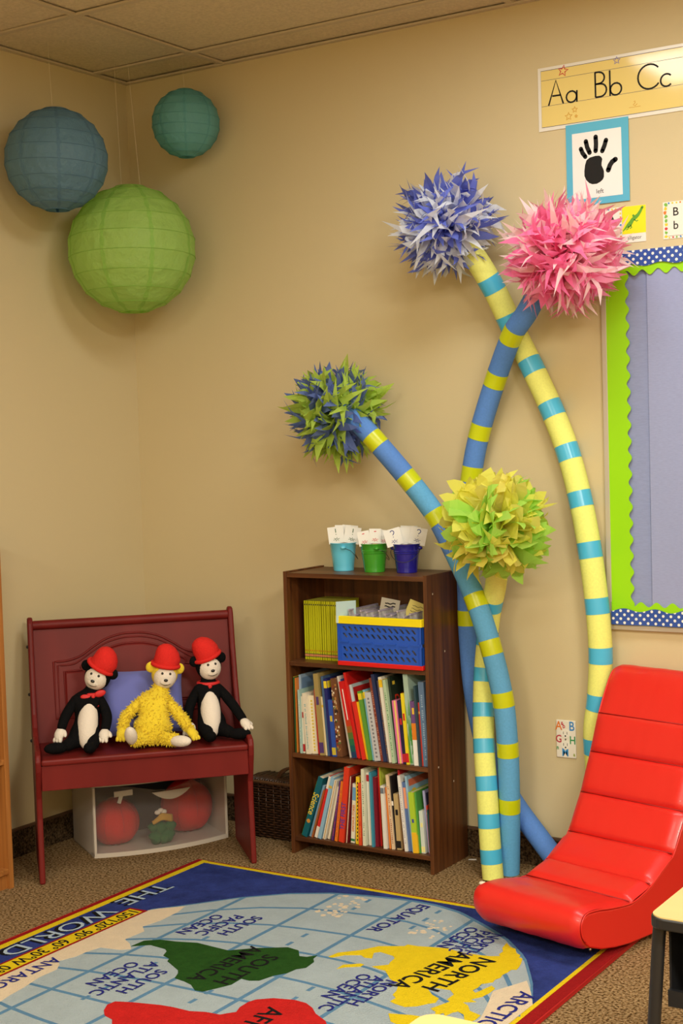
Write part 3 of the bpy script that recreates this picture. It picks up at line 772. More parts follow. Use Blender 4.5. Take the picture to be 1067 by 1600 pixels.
def pail(x, y, colname, col, label, ridge, handle_ang, hside=1):
    z = 1.0165
    t = thing('pail', label, 'bucket', (x, y, z), 0, 'little metal pails on the bookcase')
    m = mat('pail_enamel_' + colname, col, 0.25, 0.5, coat=0.4)
    rb, rt, h = 0.036, 0.0485, 0.100
    def rr(zz): return rb + (rt - rb) * zz / h
    prof = [(0.0, 0.004), (rb - 0.001, 0.004), (rb + 0.0005, 0.0), (rb + 0.0012, 0.003), (rr(0.006), 0.006)]
    for zz in (0.02, 0.04, 0.06): prof.append((rr(zz), zz))
    if ridge: prof += [(rr(0.066), 0.066), (rr(0.068) + 0.002, 0.068), (rr(0.070), 0.070), (rr(0.073), 0.073), (rr(0.075) + 0.002, 0.075), (rr(0.077), 0.077)]
    prof += [(rr(0.096), 0.096), (rt + 0.0018, 0.0985), (rt + 0.0018, 0.1005), (rt - 0.0005, 0.1008), (rr(0.09) - 0.0015, 0.09), (rb, 0.006), (0.0, 0.0055)]
    MB().lathe(prof, 36, (x, y, z), caps=False).build('body', m, t, smooth=40)
    c, s = math.cos(handle_ang), math.sin(handle_ang)
    for sg in (-1, 1):
        ear = Vector((x + sg * (rr(0.085) + 0.0012) * c, y + sg * (rr(0.085) + 0.0012) * s, z + 0.085))
        MB().ball(ear, (0.010, 0.010, 0.007), 12, 8).build('handle_ear', m, t, smooth=True)
    path = []
    for k in range(15):
        a = PI * k / 14
        lx = math.cos(a) * (rt + 0.004); lz = 0.085 - math.sin(a) * 0.046; out = hside * 0.052 * max(0.0, math.sin(a)) ** 0.5
        path.append((x + lx * c - out * s, y + lx * s + out * c, z + lz))
    MB().tube(path, 0.0011, 6).build('handle', DARKMETAL, t, smooth=True)
    return z
pz = pail(1.047, -0.127, 'teal', srgb(98, 194, 224), 'turquoise metal pail, leftmost on the bookcase', False, -1.0, 1)
pail(1.185, -0.140, 'green', srgb(60, 150, 40), 'green ridged metal pail, middle of the three', True, -0.85, 1)
pail(1.312, -0.131, 'navy', srgb(34, 30, 140), 'navy blue ridged metal pail, nearest the yellow tissue flower', True, 0.30, -1)
RZ = 0.57
def cards_in(px, py, zb, rows, size, ink, group):
    for side, front, tilt, rz, lift, mk, label in rows:
        x = px + side * 0.841 + front * 0.541; y = py + side * 0.541 - front * 0.841
        card_on_stick((x, y, zb + 0.008 + lift), RZ + rz, 0.0, tilt, size, mk, ink, label, group)
cards_in(1.047, -0.127, pz, [(-0.012, 0.016, -0.10, 0.0, 0.0, '!', 'white card with a green exclamation mark, left in the turquoise pail'), (0.010, 0.017, 0.20, 0.05, 0.0, '!', 'white card with a green exclamation mark tilted right in the turquoise pail'),
    (-0.002, 0.004, 0.02, 0.0, 0.004, None, 'plain white card behind the front two in the turquoise pail'), (0.010, -0.010, 0.12, 0.1, 0.003, None, 'plain white card rearmost in the turquoise pail')], (0.057, 0.060), INKG, 'cards in the turquoise pail')
cards_in(1.185, -0.140, pz, [(-0.016, 0.016, -0.16, 0.0, -0.004, '.', 'small white card with a red dash tilted left in the green pail'), (0.001, 0.018, 0.03, 0.0, 0.002, '.', 'small white card with a red dash upright in the green pail'),
    (0.012, 0.004, 0.06, 0.9, -0.002, None, 'small card seen nearly edge-on in the green pail'), (0.018, 0.010, 0.16, 0.1, -0.003, '.', 'small white card with a red dash, right in the green pail'), (0.004, -0.012, 0.02, -0.5, -0.004, None, 'small blank card at the back of the green pail')], (0.042, 0.052), INKR, 'cards in the green pail')
cards_in(1.312, -0.131, pz, [(-0.014, 0.018, -0.26, -0.05, 0.0, '?', 'white card with a blue question mark tilted left in the navy pail'), (-0.004, 0.010, -0.04, 0.0, 0.0, None, 'blank white card left of centre in the navy pail'), (0.008, 0.006, 0.10, 0.0, 0.001, None, 'blank white card in the middle of the navy pail'),
    (0.014, 0.017, 0.22, 0.05, 0.0, '?', 'white card with a blue question mark tilted right in the navy pail'), (0.004, -0.010, 0.05, 0.0, 0.003, None, 'blank white card rearmost in the navy pail')], (0.059, 0.060), INKB, 'cards in the navy pail')

# --- slim yellow-green readers
READ = mat('reader_cover', srgb(184, 186, 24), 0.4, 0.4)
PAGES = mat('book_pages', (0.72, 0.62, 0.45), 0.85, 0.2)
RB1 = mat('reader_band_pink', srgb(205, 130, 90), 0.5); RB2 = mat('reader_band_black', (0.03, 0.03, 0.03), 0.5); RB3 = mat('reader_mark_red', srgb(190, 60, 20), 0.5)
x = 0.918
for k in range(15):
    w = 0.0094
    t = thing('reader', 'slim yellow-green reader, one of the identical row on the top shelf', 'book', (x, -0.2, SHELF[0]), 0, 'yellow-green readers on the top shelf')
    z0 = SHELF[0] + 0.0004; hh = 0.212; yf = -0.200 + rnd.uniform(-0.001, 0.001)
    MB().span((x, yf, z0), (x + w - 0.0006, yf + 0.001, z0 + hh)).span((x, yf, z0), (x + 0.0008, yf + 0.15, z0 + hh)).span((x + w - 0.0014, yf, z0), (x + w - 0.0006, yf + 0.15, z0 + hh)).build('cover', READ, t)
    MB().span((x + 0.0008, yf + 0.001, z0 + 0.002), (x + w - 0.0014, yf + 0.148, z0 + hh - 0.0006)).build('pages', mat('reader_pages_painted_shade', (0.30, 0.22, 0.08), 0.9), t)  # dark page tone: shadow between the covers painted into the colour
    MB().span((x, yf - 0.0003, z0 + 0.012), (x + w - 0.0006, yf, z0 + 0.019)).build('pink_band', RB1, t)
    MB().span((x, yf - 0.0003, z0 + 0.0195), (x + w - 0.0006, yf, z0 + 0.0215)).span((x, yf - 0.0003, z0 + 0.0095), (x + w - 0.0006, yf, z0 + 0.0115)).span((x + 0.0022, yf - 0.0003, z0 + hh - 0.016), (x + w - 0.0026, yf, z0 + hh - 0.011)).build('black_marks', RB2, t)
    MB().span((x + 0.003, yf - 0.0003, z0 + 0.030), (x + w - 0.0034, yf, z0 + 0.035)).build('red_mark', RB3, t)
    x += w

# --- folding crate
CB = mat('crate_blue_plastic', srgb(32, 84, 190), 0.35, 0.5); CY = mat('crate_yellow_plastic', srgb(240, 220, 20), 0.35, 0.5); CR = mat('crate_red_plastic', srgb(215, 25, 25), 0.35, 0.5)
cx0, cx1, cyf, cyb, cz = 1.105, 1.447, -0.275, -0.040, SHELF[0]
t = thing('folding_crate', 'blue plastic folding crate with yellow rim and red base on the top shelf', 'crate', ((cx0 + cx1) / 2, (cyf + cyb) / 2, cz))
MB().span((cx0, cyf, cz + 0.001), (cx1, cyb, cz + 0.017)).build('base', CR, t, bevel=0.002)
f = MB()
zt0, zt1 = cz + 0.148, cz + 0.175
f.span((cx0 - 0.003, cyf - 0.004, zt0), (cx1 + 0.001, cyf + 0.010, zt1)).span((cx0 - 0.003, cyb - 0.010, zt0), (cx1 + 0.001, cyb + 0.002, zt1)).span((cx0 - 0.003, cyf + 0.010, zt0), (cx0 + 0.009, cyb - 0.010, zt1)).span((cx1 - 0.009, cyf + 0.010, zt0), (cx1 + 0.001, cyb - 0.010, zt1))
f.build('rim', CY, t, bevel=0.002)
def slotted(u0, u1, z0, z1, nu, nz, to3, th):
    mb = MB(); du = (u1 - u0) / nu; dz = (z1 - z0) / nz
    for i in range(nu):
        for j in range(nz):
            a, b = u0 + i * du, z0 + j * dz; c = Vector((a + du / 2, b + dz / 2))
            rect = [(a, b), (a + du / 2, b), (a + du, b), (a + du, b + dz / 2), (a + du, b + dz), (a + du / 2, b + dz), (a, b + dz), (a, b + dz / 2)]
            sl = du * 0.24; hh = dz * 0.36; wd = du * 0.20
            hole = [(c.x + sl - wd, c.y - hh * 0.80), (c.x + sl, c.y - hh), (c.x + sl + wd, c.y - hh * 0.80), (c.x + wd * 1.1, c.y), (c.x - sl + wd, c.y + hh * 0.80), (c.x - sl, c.y + hh), (c.x - sl - wd, c.y + hh * 0.80), (c.x - wd * 1.1, c.y)]
            vs = [to3(p, q, d) for d in (0, th) for p, q in rect + hole]
            fs = []
            for k in range(8):
                k2 = (k + 1) % 8
                fs += [(k, k2, 8 + k2, 8 + k), (16 + k2, 16 + k, 24 + k, 24 + k2), (8 + k, 8 + k2, 24 + k2, 24 + k)]
            mb.add(vs, fs)
    return mb
halves = [(cz + 0.017, cz + 0.078), (cz + 0.090, cz + 0.148)]
for z0, z1 in halves:
    mb = slotted(cx0 + 0.022, cx1 - 0.022, z0 + 0.006, z1 - 0.006, 13, 2, lambda p, q, d: (p, cyf + 0.002 + d, q), 0.003)
    mb.span((cx0 + 0.003, cyf + 0.002, z0), (cx0 + 0.022, cyf + 0.005, z1)).span((cx1 - 0.022, cyf + 0.002, z0), (cx1 - 0.003, cyf + 0.005, z1)).span((cx0 + 0.022, cyf + 0.002, z0), (cx1 - 0.022, cyf + 0.005, z0 + 0.006)).span((cx0 + 0.022, cyf + 0.002, z1 - 0.006), (cx1 - 0.022, cyf + 0.005, z1))
    for s in (cx0 + 0.003, cx1 - 0.009): mb.span((s, cyf - 0.001, z0), (s + 0.006, cyf + 0.004, z1))
    for s in (cx0 + 0.015, cx1 - 0.017): mb.span((s, cyf, z0), (s + 0.002, cyf + 0.003, z1))
    mb.build('front_panel', CB, t)
    for xx in (cx0 + 0.003, cx1 - 0.006):
        mb = slotted(cyf + 0.02, cyb - 0.02, z0 + 0.006, z1 - 0.006, 8, 2, lambda p, q, d, xx=xx: (xx + d, p, q), 0.003)
        mb.span((xx, cyf + 0.003, z0), (xx + 0.003, cyf + 0.02, z1)).span((xx, cyb - 0.02, z0), (xx + 0.003, cyb - 0.003, z1))
        mb.build('end_panel', CB, t)
    MB().span((cx0 + 0.004, cyb - 0.006, z0), (cx1 - 0.004, cyb - 0.003, z1)).build('rear_panel', CB, t)
hg = MB()
hg.span((cx0 + 0.002, cyf + 0.002, cz + 0.078), (cx1 - 0.002, cyf + 0.006, cz + 0.090))
for k in range(7):
    a = cx0 + 0.012 + k * 0.0475
    hg.span((a, cyf - 0.001, cz + (0.0785 if k % 2 else 0.0825)), (a + 0.036, cyf + 0.003, cz + (0.0835 if k % 2 else 0.0875)))
hg.build('hinge_strip', CB, t)
BAG = mat('cloudy_plastic_bag', (0.50, 0.46, 0.44), 0.3, 0.5, noise=(45, 0.35), bump=(30, 0.5, 0.01))
ZIP = mat('bag_zip_strip', (0.42, 0.36, 0.46), 0.4)
for k in range(12):
    x = cx0 + 0.030 + k * 0.0245
    t = thing('book_bag', 'cloudy zip bag filed upright in the blue crate', 'bag', (x, -0.16, cz + 0.019), 0, 'zip bags filed in the blue crate')
    top = 0.168 + 0.010 * math.sin(k * 2.3) ; lean = 0.010 + rnd.uniform(-0.002, 0.003)
    mb = MB(); vs = []; ny, nz = 6, 5
    for sd in (-1, 1):
        for j in range(nz + 1):
            for i in range(ny + 1):
                u, v = i / ny, j / nz
                th = 0.0085 * (1 - (2 * u - 1) ** 4) * (1 - 0.75 * v ** 3) + 0.0007 * math.sin(7 * u + 9 * v + k)
                vs.append((x + sd * th - lean * v, cyf + 0.012 + 0.20 * u, cz + 0.0185 + top * v))
    n1 = (ny + 1) * (nz + 1)
    fs = [(j * (ny + 1) + i, j * (ny + 1) + i + 1, (j + 1) * (ny + 1) + i + 1, (j + 1) * (ny + 1) + i) for j in range(nz) for i in range(ny)]
    mb.add(vs, fs + [[q + n1 for q in f][::-1] for f in fs])
    mb.build('bag', BAG, t, smooth=True)
    MB().span((x - lean - 0.003, cyf + 0.014, cz + 0.0185 + top - 0.002), (x - lean + 0.003, cyf + 0.206, cz + 0.0185 + top + 0.003)).build('zip_strip', ZIP, t)
def divider(o, rz, lean, tilt, w, h, col, lines, label):
    t = thing('divider_card', label, 'card', o, 0, 'divider cards in the blue crate')
    Rm = Matrix.Rotation(rz, 3, 'Z') @ Matrix.Rotation(lean, 3, 'X') @ Matrix.Rotation(tilt, 3, 'Y')
    fr = (Vector(o), Rm @ V(1, 0, 0), Rm @ V(0, 0, 1), Rm @ V(0, -1, 0))
    MB().prism([(-w / 2, 0), (w / 2, 0), (w / 2, h), (-w / 2, h)], fr, 0, 0.001).build('card', mat('divider_' + label.split()[0], col, 0.7), t)
    mb = MB(); r = random.Random(4)
    for k in range(lines):
        b = h - 0.016 - k * 0.011; a0 = -w * 0.28; pts = []
        for i in range(9): pts.append((a0 + w * 0.56 * i / 8, b + r.uniform(-0.003, 0.003)))
        mb.ribbon(pts, 0.0016 if lines > 2 else 0.004, fr, 0.001, 0.0014)
    if lines: mb.build('scribble', BLACK, t)
divider((1.132, -0.255, cz + 0.150), 0.95, 0.05, 0.0, 0.075, 0.075, (0.45, 0.60, 0.60), 0, 'pale blue divider card at the left front of the crate')
divider((1.262, -0.190, cz + 0.155), 1.05, -0.05, 0.25, 0.075, 0.075, (0.55, 0.50, 0.40), 2, 'white divider card with two black dashes in the middle of the crate')
divider((1.370, -0.200, cz + 0.165), 0.55, -0.30, 0.42, 0.068, 0.062, (0.62, 0.52, 0.14), 4, 'yellow note card with handwriting leaning at the right of the crate')

# --- picture books, shelf by shelf: width, height (m), lean (degrees, + right), depth set back, cover, accent, style, label
def c(r, g, b): return srgb(r, g, b)
MID = [
 (8, 500, 0, c(225, 195, 40), c(120, 110, 30), 0, 'tall thin yellow book, leftmost on the middle shelf'),
 (6, 500, 0, c(45, 85, 45), None, 0, 'very thin dark green book next to the leftmost yellow one'),
 (7, 495, 0, c(205, 120, 45), None, 0, 'very thin orange book near the left end of the middle shelf'),
 (12, 512, 0, c(150, 175, 200), c(110, 140, 175), 2, 'tall pale blue book standing behind the cream books, left end'),
 (12, 420, -1, c(160, 190, 180), c(230, 225, 205), 1, 'pale mint book with checked spine, left on the middle shelf'),
 (13, 378, -1, c(228, 220, 200), c(180, 40, 40), 3, 'short white book with a red spot at its foot'),
 (26, 400, -3, c(222, 212, 190), c(120, 170, 170), 1, 'cream book with a teal checked edge, middle shelf'),
 (32, 385, -3, c(226, 214, 185), c(215, 190, 50), 4, 'wide cream book dotted with yellow, middle shelf'),
 (16, 430, -3, c(205, 30, 35), None, 0, 'slim plain red book beside the wide cream one'),
 (26, 535, -4, c(160, 140, 85), c(85, 60, 110), 3, 'tall olive tan book with a purple foot, middle shelf'),
 (12, 385, -4, c(222, 205, 165), c(215, 180, 60), 0, 'thin buff book right of the tall olive one'),
 (12, 520, -4, c(70, 95, 130), None, 0, 'tall slate blue book, thin, left of the navy one'),
 (18, 505, -4, c(35, 40, 105), c(230, 205, 50), 5, 'navy book with a yellow square at the top of its spine'),
 (22, 370, -4, c(45, 80, 165), c(200, 180, 60), 3, 'short royal blue book with a yellow emblem'),
 (32, 510, -4, c(110, 70, 45), c(190, 160, 120), 6, 'thick brown book with a busy collage spine'),
 (12, 530, -9, c(215, 210, 205), c(60, 95, 180), 2, 'thin white book with a blue cover, leaning left'),
 (30, 500, -10, c(200, 28, 30), c(30, 95, 70), 7, 'leaning book whose spine fades from red to green'),
 (14, 560, -10, c(205, 35, 30), c(190, 30, 30), 2, 'tallest red book, its cover showing above its neighbours'),
 (14, 480, -10, c(190, 205, 210), c(200, 40, 40), 2, 'pale grey blue book behind the red and yellow pair'),
 (16, 376, -10, c(215, 45, 35), None, 0, 'short tomato red book leaning on a yellow one'),
 (16, 374, -10, c(238, 205, 30), None, 0, 'short bright yellow book leaning on a green one'),
 (20, 445, -9, c(95, 150, 55), c(225, 200, 50), 5, 'grass green book with a yellow top, middle of the shelf'),
 (12, 455, -8, c(120, 180, 205), c(235, 205, 40), 5, 'thin sky blue book with a yellow top, middle of the shelf'),
 (32, 440, -8, c(190, 190, 192), c(120, 120, 125), 4, 'light grey book speckled with fine print'),
 (14, 535, -8, c(130, 60, 45), c(190, 150, 120), 1, 'tall brick brown book right of the grey speckled one'),
 (18, 560, -8, c(40, 52, 90), None, 0, 'tall dark navy book leaning left, middle shelf'),
 (12, 520, -7, c(90, 80, 90), c(180, 120, 60), 1, 'thin mottled slate and brown book, middle shelf'),
 (20, 545, -7, c(225, 220, 205), c(235, 195, 40), 5, 'tall white book with a yellow head, right of centre'),
 (16, 530, -6, c(175, 200, 165), c(70, 120, 80), 1, 'tall pale green book, right of centre'),
 (12, 548, -6, c(35, 48, 38), c(200, 50, 30), 8, 'dark green book with red lettering on its cover'),
 (26, 400, -5, c(215, 110, 160), c(235, 205, 110), 9, 'pink book with a yellow strip down its spine'),
 (20, 402, -5, c(38, 35, 70), c(190, 40, 50), 3, 'short midnight blue book with a red label'),
 (16, 450, -4, c(232, 210, 40), c(200, 40, 40), 3, 'yellow book with a red foot, toward the right end'),
 (26, 572, -4, c(165, 190, 175), c(70, 145, 60), 10, 'tall pale teal book with green grass on its spine'),
 (28, 405, -3, c(110, 75, 130), c(225, 130, 40), 11, 'short book in purple, orange and white bands'),
 (10, 505, -3, c(50, 75, 85), None, 0, 'thin dark teal book near the right end, middle shelf'),
 (8, 400, -3, c(195, 60, 45), c(230, 160, 60), 0, 'very thin brick red book near the right end, middle shelf'),
 (30, 530, -3, c(95, 120, 150), c(150, 175, 195), 1, 'blue grey book, last on the right of the middle shelf'),
]
LOW = [
 (12, 435, 20, c(60, 175, 50), None, 0, 'bright green thin book, leftmost on the bottom shelf'),
 (34, 470, 20, c(18, 92, 105), c(225, 195, 60), 12, 'thick teal book with Science on its spine'),
 (14, 405, 19, c(120, 155, 180), None, 0, 'leaning steel blue book beside the thick teal one'),
 (10, 372, 18, c(165, 90, 45), c(90, 130, 70), 1, 'thin leaning rust brown book, bottom shelf'),
 (20, 475, 17, c(210, 45, 40), c(228, 222, 210), 13, 'leaning red book with white ends, bottom shelf'),
 (22, 475, 16, c(140, 180, 205), c(200, 170, 70), 0, 'leaning light blue book, bottom shelf'),
 (16, 450, 15, c(228, 222, 205), c(190, 150, 90), 9, 'leaning white book with a tan stripe, bottom shelf'),
 (16, 400, 14, c(200, 180, 150), c(235, 230, 215), 9, 'leaning beige book with a white stripe, bottom shelf'),
 (12, 440, 11, c(95, 50, 120), c(200, 90, 50), 1, 'thin leaning purple book, bottom shelf'),
 (18, 440, 9, c(225, 120, 35), c(190, 50, 60), 1, 'leaning orange book left of the tall red one'),
 (34, 545, 7, c(215, 60, 35), c(70, 65, 150), 14, 'tall vermilion book with blue lettering, bottom shelf'),
 (14, 482, 6, c(110, 25, 30), c(225, 210, 180), 9, 'dark red book with a cream stripe, bottom shelf'),
 (26, 425, 4, c(226, 220, 200), c(215, 120, 40), 15, 'white book with orange spine lettering and a blue panel'),
 (22, 480, 2, c(235, 195, 40), c(40, 35, 30), 4, 'yellow book with black dots down its spine'),
 (18, 442, 1, c(215, 75, 40), c(235, 170, 60), 1, 'orange red book right of the black dotted yellow one'),
 (20, 542, 0, c(215, 215, 190), c(120, 140, 110), 1, 'tall ivory book, middle of the bottom shelf'),
 (30, 515, -1, c(228, 224, 212), c(180, 40, 50), 5, 'thick white book, middle of the bottom shelf'),
 (14, 525, -1, c(60, 140, 165), None, 0, 'tall thin turquoise book, bottom shelf'),
 (20, 490, -1, c(120, 22, 38), None, 0, 'maroon book right of the turquoise one'),
 (9, 555, -1, c(205, 40, 35), c(200, 50, 40), 2, 'tall thin red book behind the maroon one'),
 (10, 560, -2, c(170, 180, 60), c(190, 200, 80), 2, 'tall thin olive lime book, bottom shelf'),
 (12, 430, -2, c(45, 45, 95), None, 0, 'thin indigo book, right half of the bottom shelf'),
 (22, 440, -2, c(222, 220, 210), c(110, 120, 130), 5, 'white book with a grey label, right half of the bottom shelf'),
 (12, 430, -3, c(215, 125, 55), None, 0, 'thin apricot book, right half of the bottom shelf'),
 (18, 520, -4, c(220, 195, 160), c(150, 60, 40), 1, 'tall sand coloured book, right half of the bottom shelf'),
 (10, 510, -4, c(35, 32, 32), c(230, 225, 215), 16, 'thin black book with a white block, right half of the bottom shelf'),
 (28, 390, -3, c(185, 160, 110), c(30, 28, 28), 3, 'short tan and black book, right half of the bottom shelf'),
 (12, 555, -4, c(195, 35, 40), c(190, 40, 40), 2, 'tall scarlet thin book, right half of the bottom shelf'),
 (18, 525, -5, c(226, 222, 215), c(160, 160, 175), 1, 'tall white book leaning by the ocean book'),
 (24, 480, -5, c(85, 110, 160), c(230, 150, 110), 17, 'blue book with a peach band at the top of its spine'),
 (12, 525, -5, c(150, 190, 215), c(230, 185, 60), 18, 'sky blue book with yellow Ocean lettering on its cover'),
 (32, 420, -4, c(170, 200, 50), c(235, 185, 40), 19, 'lime green book with red Pig lettering and a yellow foot'),
 (10, 420, -4, c(80, 150, 70), None, 0, 'thin leaf green book near the right end, bottom shelf'),
 (24, 292, -3, c(205, 215, 205), c(235, 225, 150), 3, 'shortest book, white and pale yellow, near the right end'),
 (14, 430, -5, c(165, 165, 205), c(60, 60, 90), 2, 'lavender book near the right end, bottom shelf'),
 (8, 335, -3, c(205, 60, 40), c(230, 190, 60), 0, 'thin red book near the right end, bottom shelf'),
 (10, 310, -3, c(40, 80, 85), None, 0, 'dark green short book, last on the right of the bottom shelf'),
]
_bm = {}
def bmat(col):
    k = tuple(round(v, 3) for v in col)
    if k not in _bm: _bm[k] = mat('book_cloth_%d' % len(_bm), col, 0.38, 0.4)
    return _bm[k]
def build_book(x, zs, w, h, lean, d, yf, cov, acc, style, label, group):
    th = math.radians(lean)
    t = bpy.data.objects.new('book', None); t.empty_display_size = 0.03
    piv = w if lean > 0 else 0.0
    # turn about the resting lower corner
    M = Matrix.Translation((x + (w / math.cos(th) if lean > 0 else 0), yf, zs + 0.0004)) @ Matrix.Rotation(th, 4, 'Y') @ Matrix.Translation((-piv, 0, 0))
    t.matrix_world = M; t.location = M.to_translation(); t.rotation_euler = M.to_euler()
    finish(t, None, M); tag(t, label, 'book', group)
    k = 0.0014
    mb = MB().span((0, 0, 0), (w, k, h)).span((0, k, 0), (k, d, h)).span((w - k, k, 0), (w, d, h))
    mb.build('cover', bmat(cov), t, local=True)
    MB().span((k, k, 0.003), (w - k, d - 0.003, h - 0.003)).build('pages', PAGES, t, local=True)
    e = -0.0004
    r = random.Random(label)
    if not acc: return t
    am = bmat(acc)
    def spine(z0, z1, a=0.0, b=1.0, m=am, nm='spine_band'):
        MB().span((w * a, e, z0), (w * b, 0, z1)).build(nm, m, t, local=True)
    def cover_patch(y0, y1, z0, z1, m=am, nm='cover_print'):
        MB().span((w, y0, z0), (w - e, y1, z1)).build(nm, m, t, local=True)
    if style == 0: spine(h * 0.82, h * 0.86)
    elif style == 1:
        mb = MB(); n = 30
        for q in range(n):
            if r.random() < 0.8: mb.span((w * r.uniform(0.30, 0.42), e, h * (0.08 + 0.78 * q / n)), (w * r.uniform(0.55, 0.68), 0, h * (0.08 + 0.78 * (q + 0.55) / n)))
        tag(mb.build('spine_pattern', am, t, local=True), None, None, kind='stuff')
    elif style == 2: cover_patch(0.006, d - 0.01, h * 0.08, h * 0.96)
    elif style == 3: spine(h * 0.03, h * 0.16); spine(h * 0.62, h * 0.72, 0.2, 0.8)
    elif style == 4:
        mb = MB(); n = 16
        for q in range(n): mb.span((w * 0.35, e, h * (0.05 + 0.9 * q / n)), (w * 0.65, 0, h * (0.05 + 0.9 * (q + 0.5) / n)))
        tag(mb.build('spine_dots', am, t, local=True), None, None, kind='stuff')
        cover_patch(0.02, 0.04, h * 0.6, h * 0.72)
    elif style == 5: spine(h * 0.88, h * 0.97); cover_patch(0.004, d * 0.9, h * 0.88, h * 0.97)
    elif style == 6:
        cols = [c(200, 170, 130), c(150, 50, 40), c(225, 215, 190), c(90, 110, 60), c(170, 120, 60), c(60, 45, 40)]
        for ci, cc in enumerate(cols):
            mb = MB()
            for q in range(9):
                z = r.uniform(0.03, 0.92) * h; a = r.uniform(0, 0.7)
                mb.span((w * a, e * (1 + 0.2 * ci), z), (w * (a + r.uniform(0.15, 0.3)), 0, z + h * r.uniform(0.015, 0.04)))
            tag(mb.build('collage_patch', bmat(cc), t, local=True), None, None, kind='stuff')
    elif style == 7:
        for q, cc in enumerate([c(190, 60, 30), c(150, 95, 35), c(90, 110, 50), c(40, 105, 70), c(25, 85, 85), c(30, 60, 95)]):
            spine(h * (0.50 - 0.083 * (q + 1)), h * (0.50 - 0.083 * q), m=bmat(cc))
        spine(h * 0.5, h * 0.9, 0.42, 0.58, m=WHITE, nm='title_strip')
    elif style == 8:
        cf = (V(w, 0.0, 0), V(0, 1, 0), V(0, 0, 1), V(1, 0, 0))
        add_text(MB(), 'DO', 0.045, cf, 0.0006, (0.055, h * 0.72), bold=0.001).build('cover_lettering', am, t, local=True)
        MB().span((w, 0.015, h * 0.90), (w + 0.0004, 0.03, h * 0.94)).build('cover_print', bmat(c(220, 190, 60)), t, local=True)
    elif style == 9: spine(0, h, 0.4, 0.75)
    elif style == 10:
        mb = MB(); gf = (V(0, 0, 0), V(1, 0, 0), V(0, 0, 1), V(0, -1, 0))
        for q in range(26):
            a = r.uniform(0.05, 0.95) * w; z = r.uniform(0, 0.55) * h; l = r.uniform(0.12, 0.3) * h
            mb.prism([(max(0, a - 0.0016), z), (min(w, a + 0.0016), z), (min(w, max(0, a + r.uniform(-0.004, 0.004))), z + l)], gf, 0, 0.0003 + q * 0.00002)
        mb.build('grass_print', am, t, local=True)
        cf = (V(w, 0.0, 0), V(0, 1, 0), V(0, 0, 1), V(1, 0, 0))
        add_text(MB(), 'TH', 0.036, cf, 0.0006, (0.075, h * 0.70), bold=0.001).build('cover_lettering', BLACK, t, local=True)
    elif style == 11: spine(h * 0.40, h * 0.66); spine(0, h * 0.40, m=WHITE); spine(h * 0.80, h * 0.9, 0.3, 0.7, m=bmat(c(230, 190, 60)))
    elif style in (12, 14, 15):
        word, sz, z, colr = {12: ('Science', 0.034, 0.55, acc), 14: ('THE FIRST', 0.026, 0.35, acc), 15: ('DINOSAUR STORIES', 0.0125, 0.42, acc)}[style]
        sf = (V(w / 2, 0, h * z), V(0, 0, -1) if style == 12 else V(0, 0, 1), V(1, 0, 0) if style == 12 else V(-1, 0, 0), V(0, -1, 0))
        add_text(MB(), word, sz, sf, 0.0005, bold=0.0004, sx=0.85).build('spine_lettering', am, t, local=True)
        if style == 12:
            MB().prism(arc(w / 2, h * 0.26, w * 0.36, 0, 340, 14), (V(0, 0, 0), V(1, 0, 0), V(0, 0, 1), V(0, -1, 0)), 0, 0.0004).build('spine_emblem', bmat(c(200, 140, 60)), t, local=True)
        if style == 15: spine(h * 0.72, h * 0.94, 0.05, 0.95, m=bmat(c(110, 160, 200)), nm='spine_panel'); spine(h * 0.03, h * 0.07, m=bmat(c(50, 120, 70)))
    elif style == 13: spine(0, h * 0.18); spine(h * 0.80, h)
    elif style == 16: cover_patch(0.01, 0.06, h * 0.55, h * 0.70); spine(h * 0.60, h * 0.66)
    elif style == 17: spine(h * 0.62, h * 0.92, 0.15, 0.85); cover_patch(0.01, 0.12, h * 0.7, h * 0.95)
    elif style == 18:
        cf = (V(w, 0.0, 0), V(0, 1, 0), V(0, 0, 1), V(1, 0, 0))
        add_text(MB(), 'Ocean', 0.052, cf, 0.0006, (0.085, h * 0.74), bold=0.0012, sx=0.95).build('cover_lettering', am, t, local=True)
        cover_patch(0.01, 0.18, h * 0.86, h * 0.95, m=bmat(c(205, 110, 80)))
    elif style == 19:
        spine(0, h * 0.34); cover_patch(0, d - 0.01, 0, h * 0.30)
        cf = (V(w, 0.0, 0), V(0, 1, 0), V(0, 0, 1), V(1, 0, 0))
        add_text(MB(), 'Pig', 0.034, cf, 0.0006, (0.045, h * 0.68), bold=0.001).build('cover_lettering', bmat(c(200, 45, 40)), t, local=True)
        spine(h * 0.50, h * 0.56, 0.3, 0.7, m=bmat(c(70, 80, 150)))
    return t
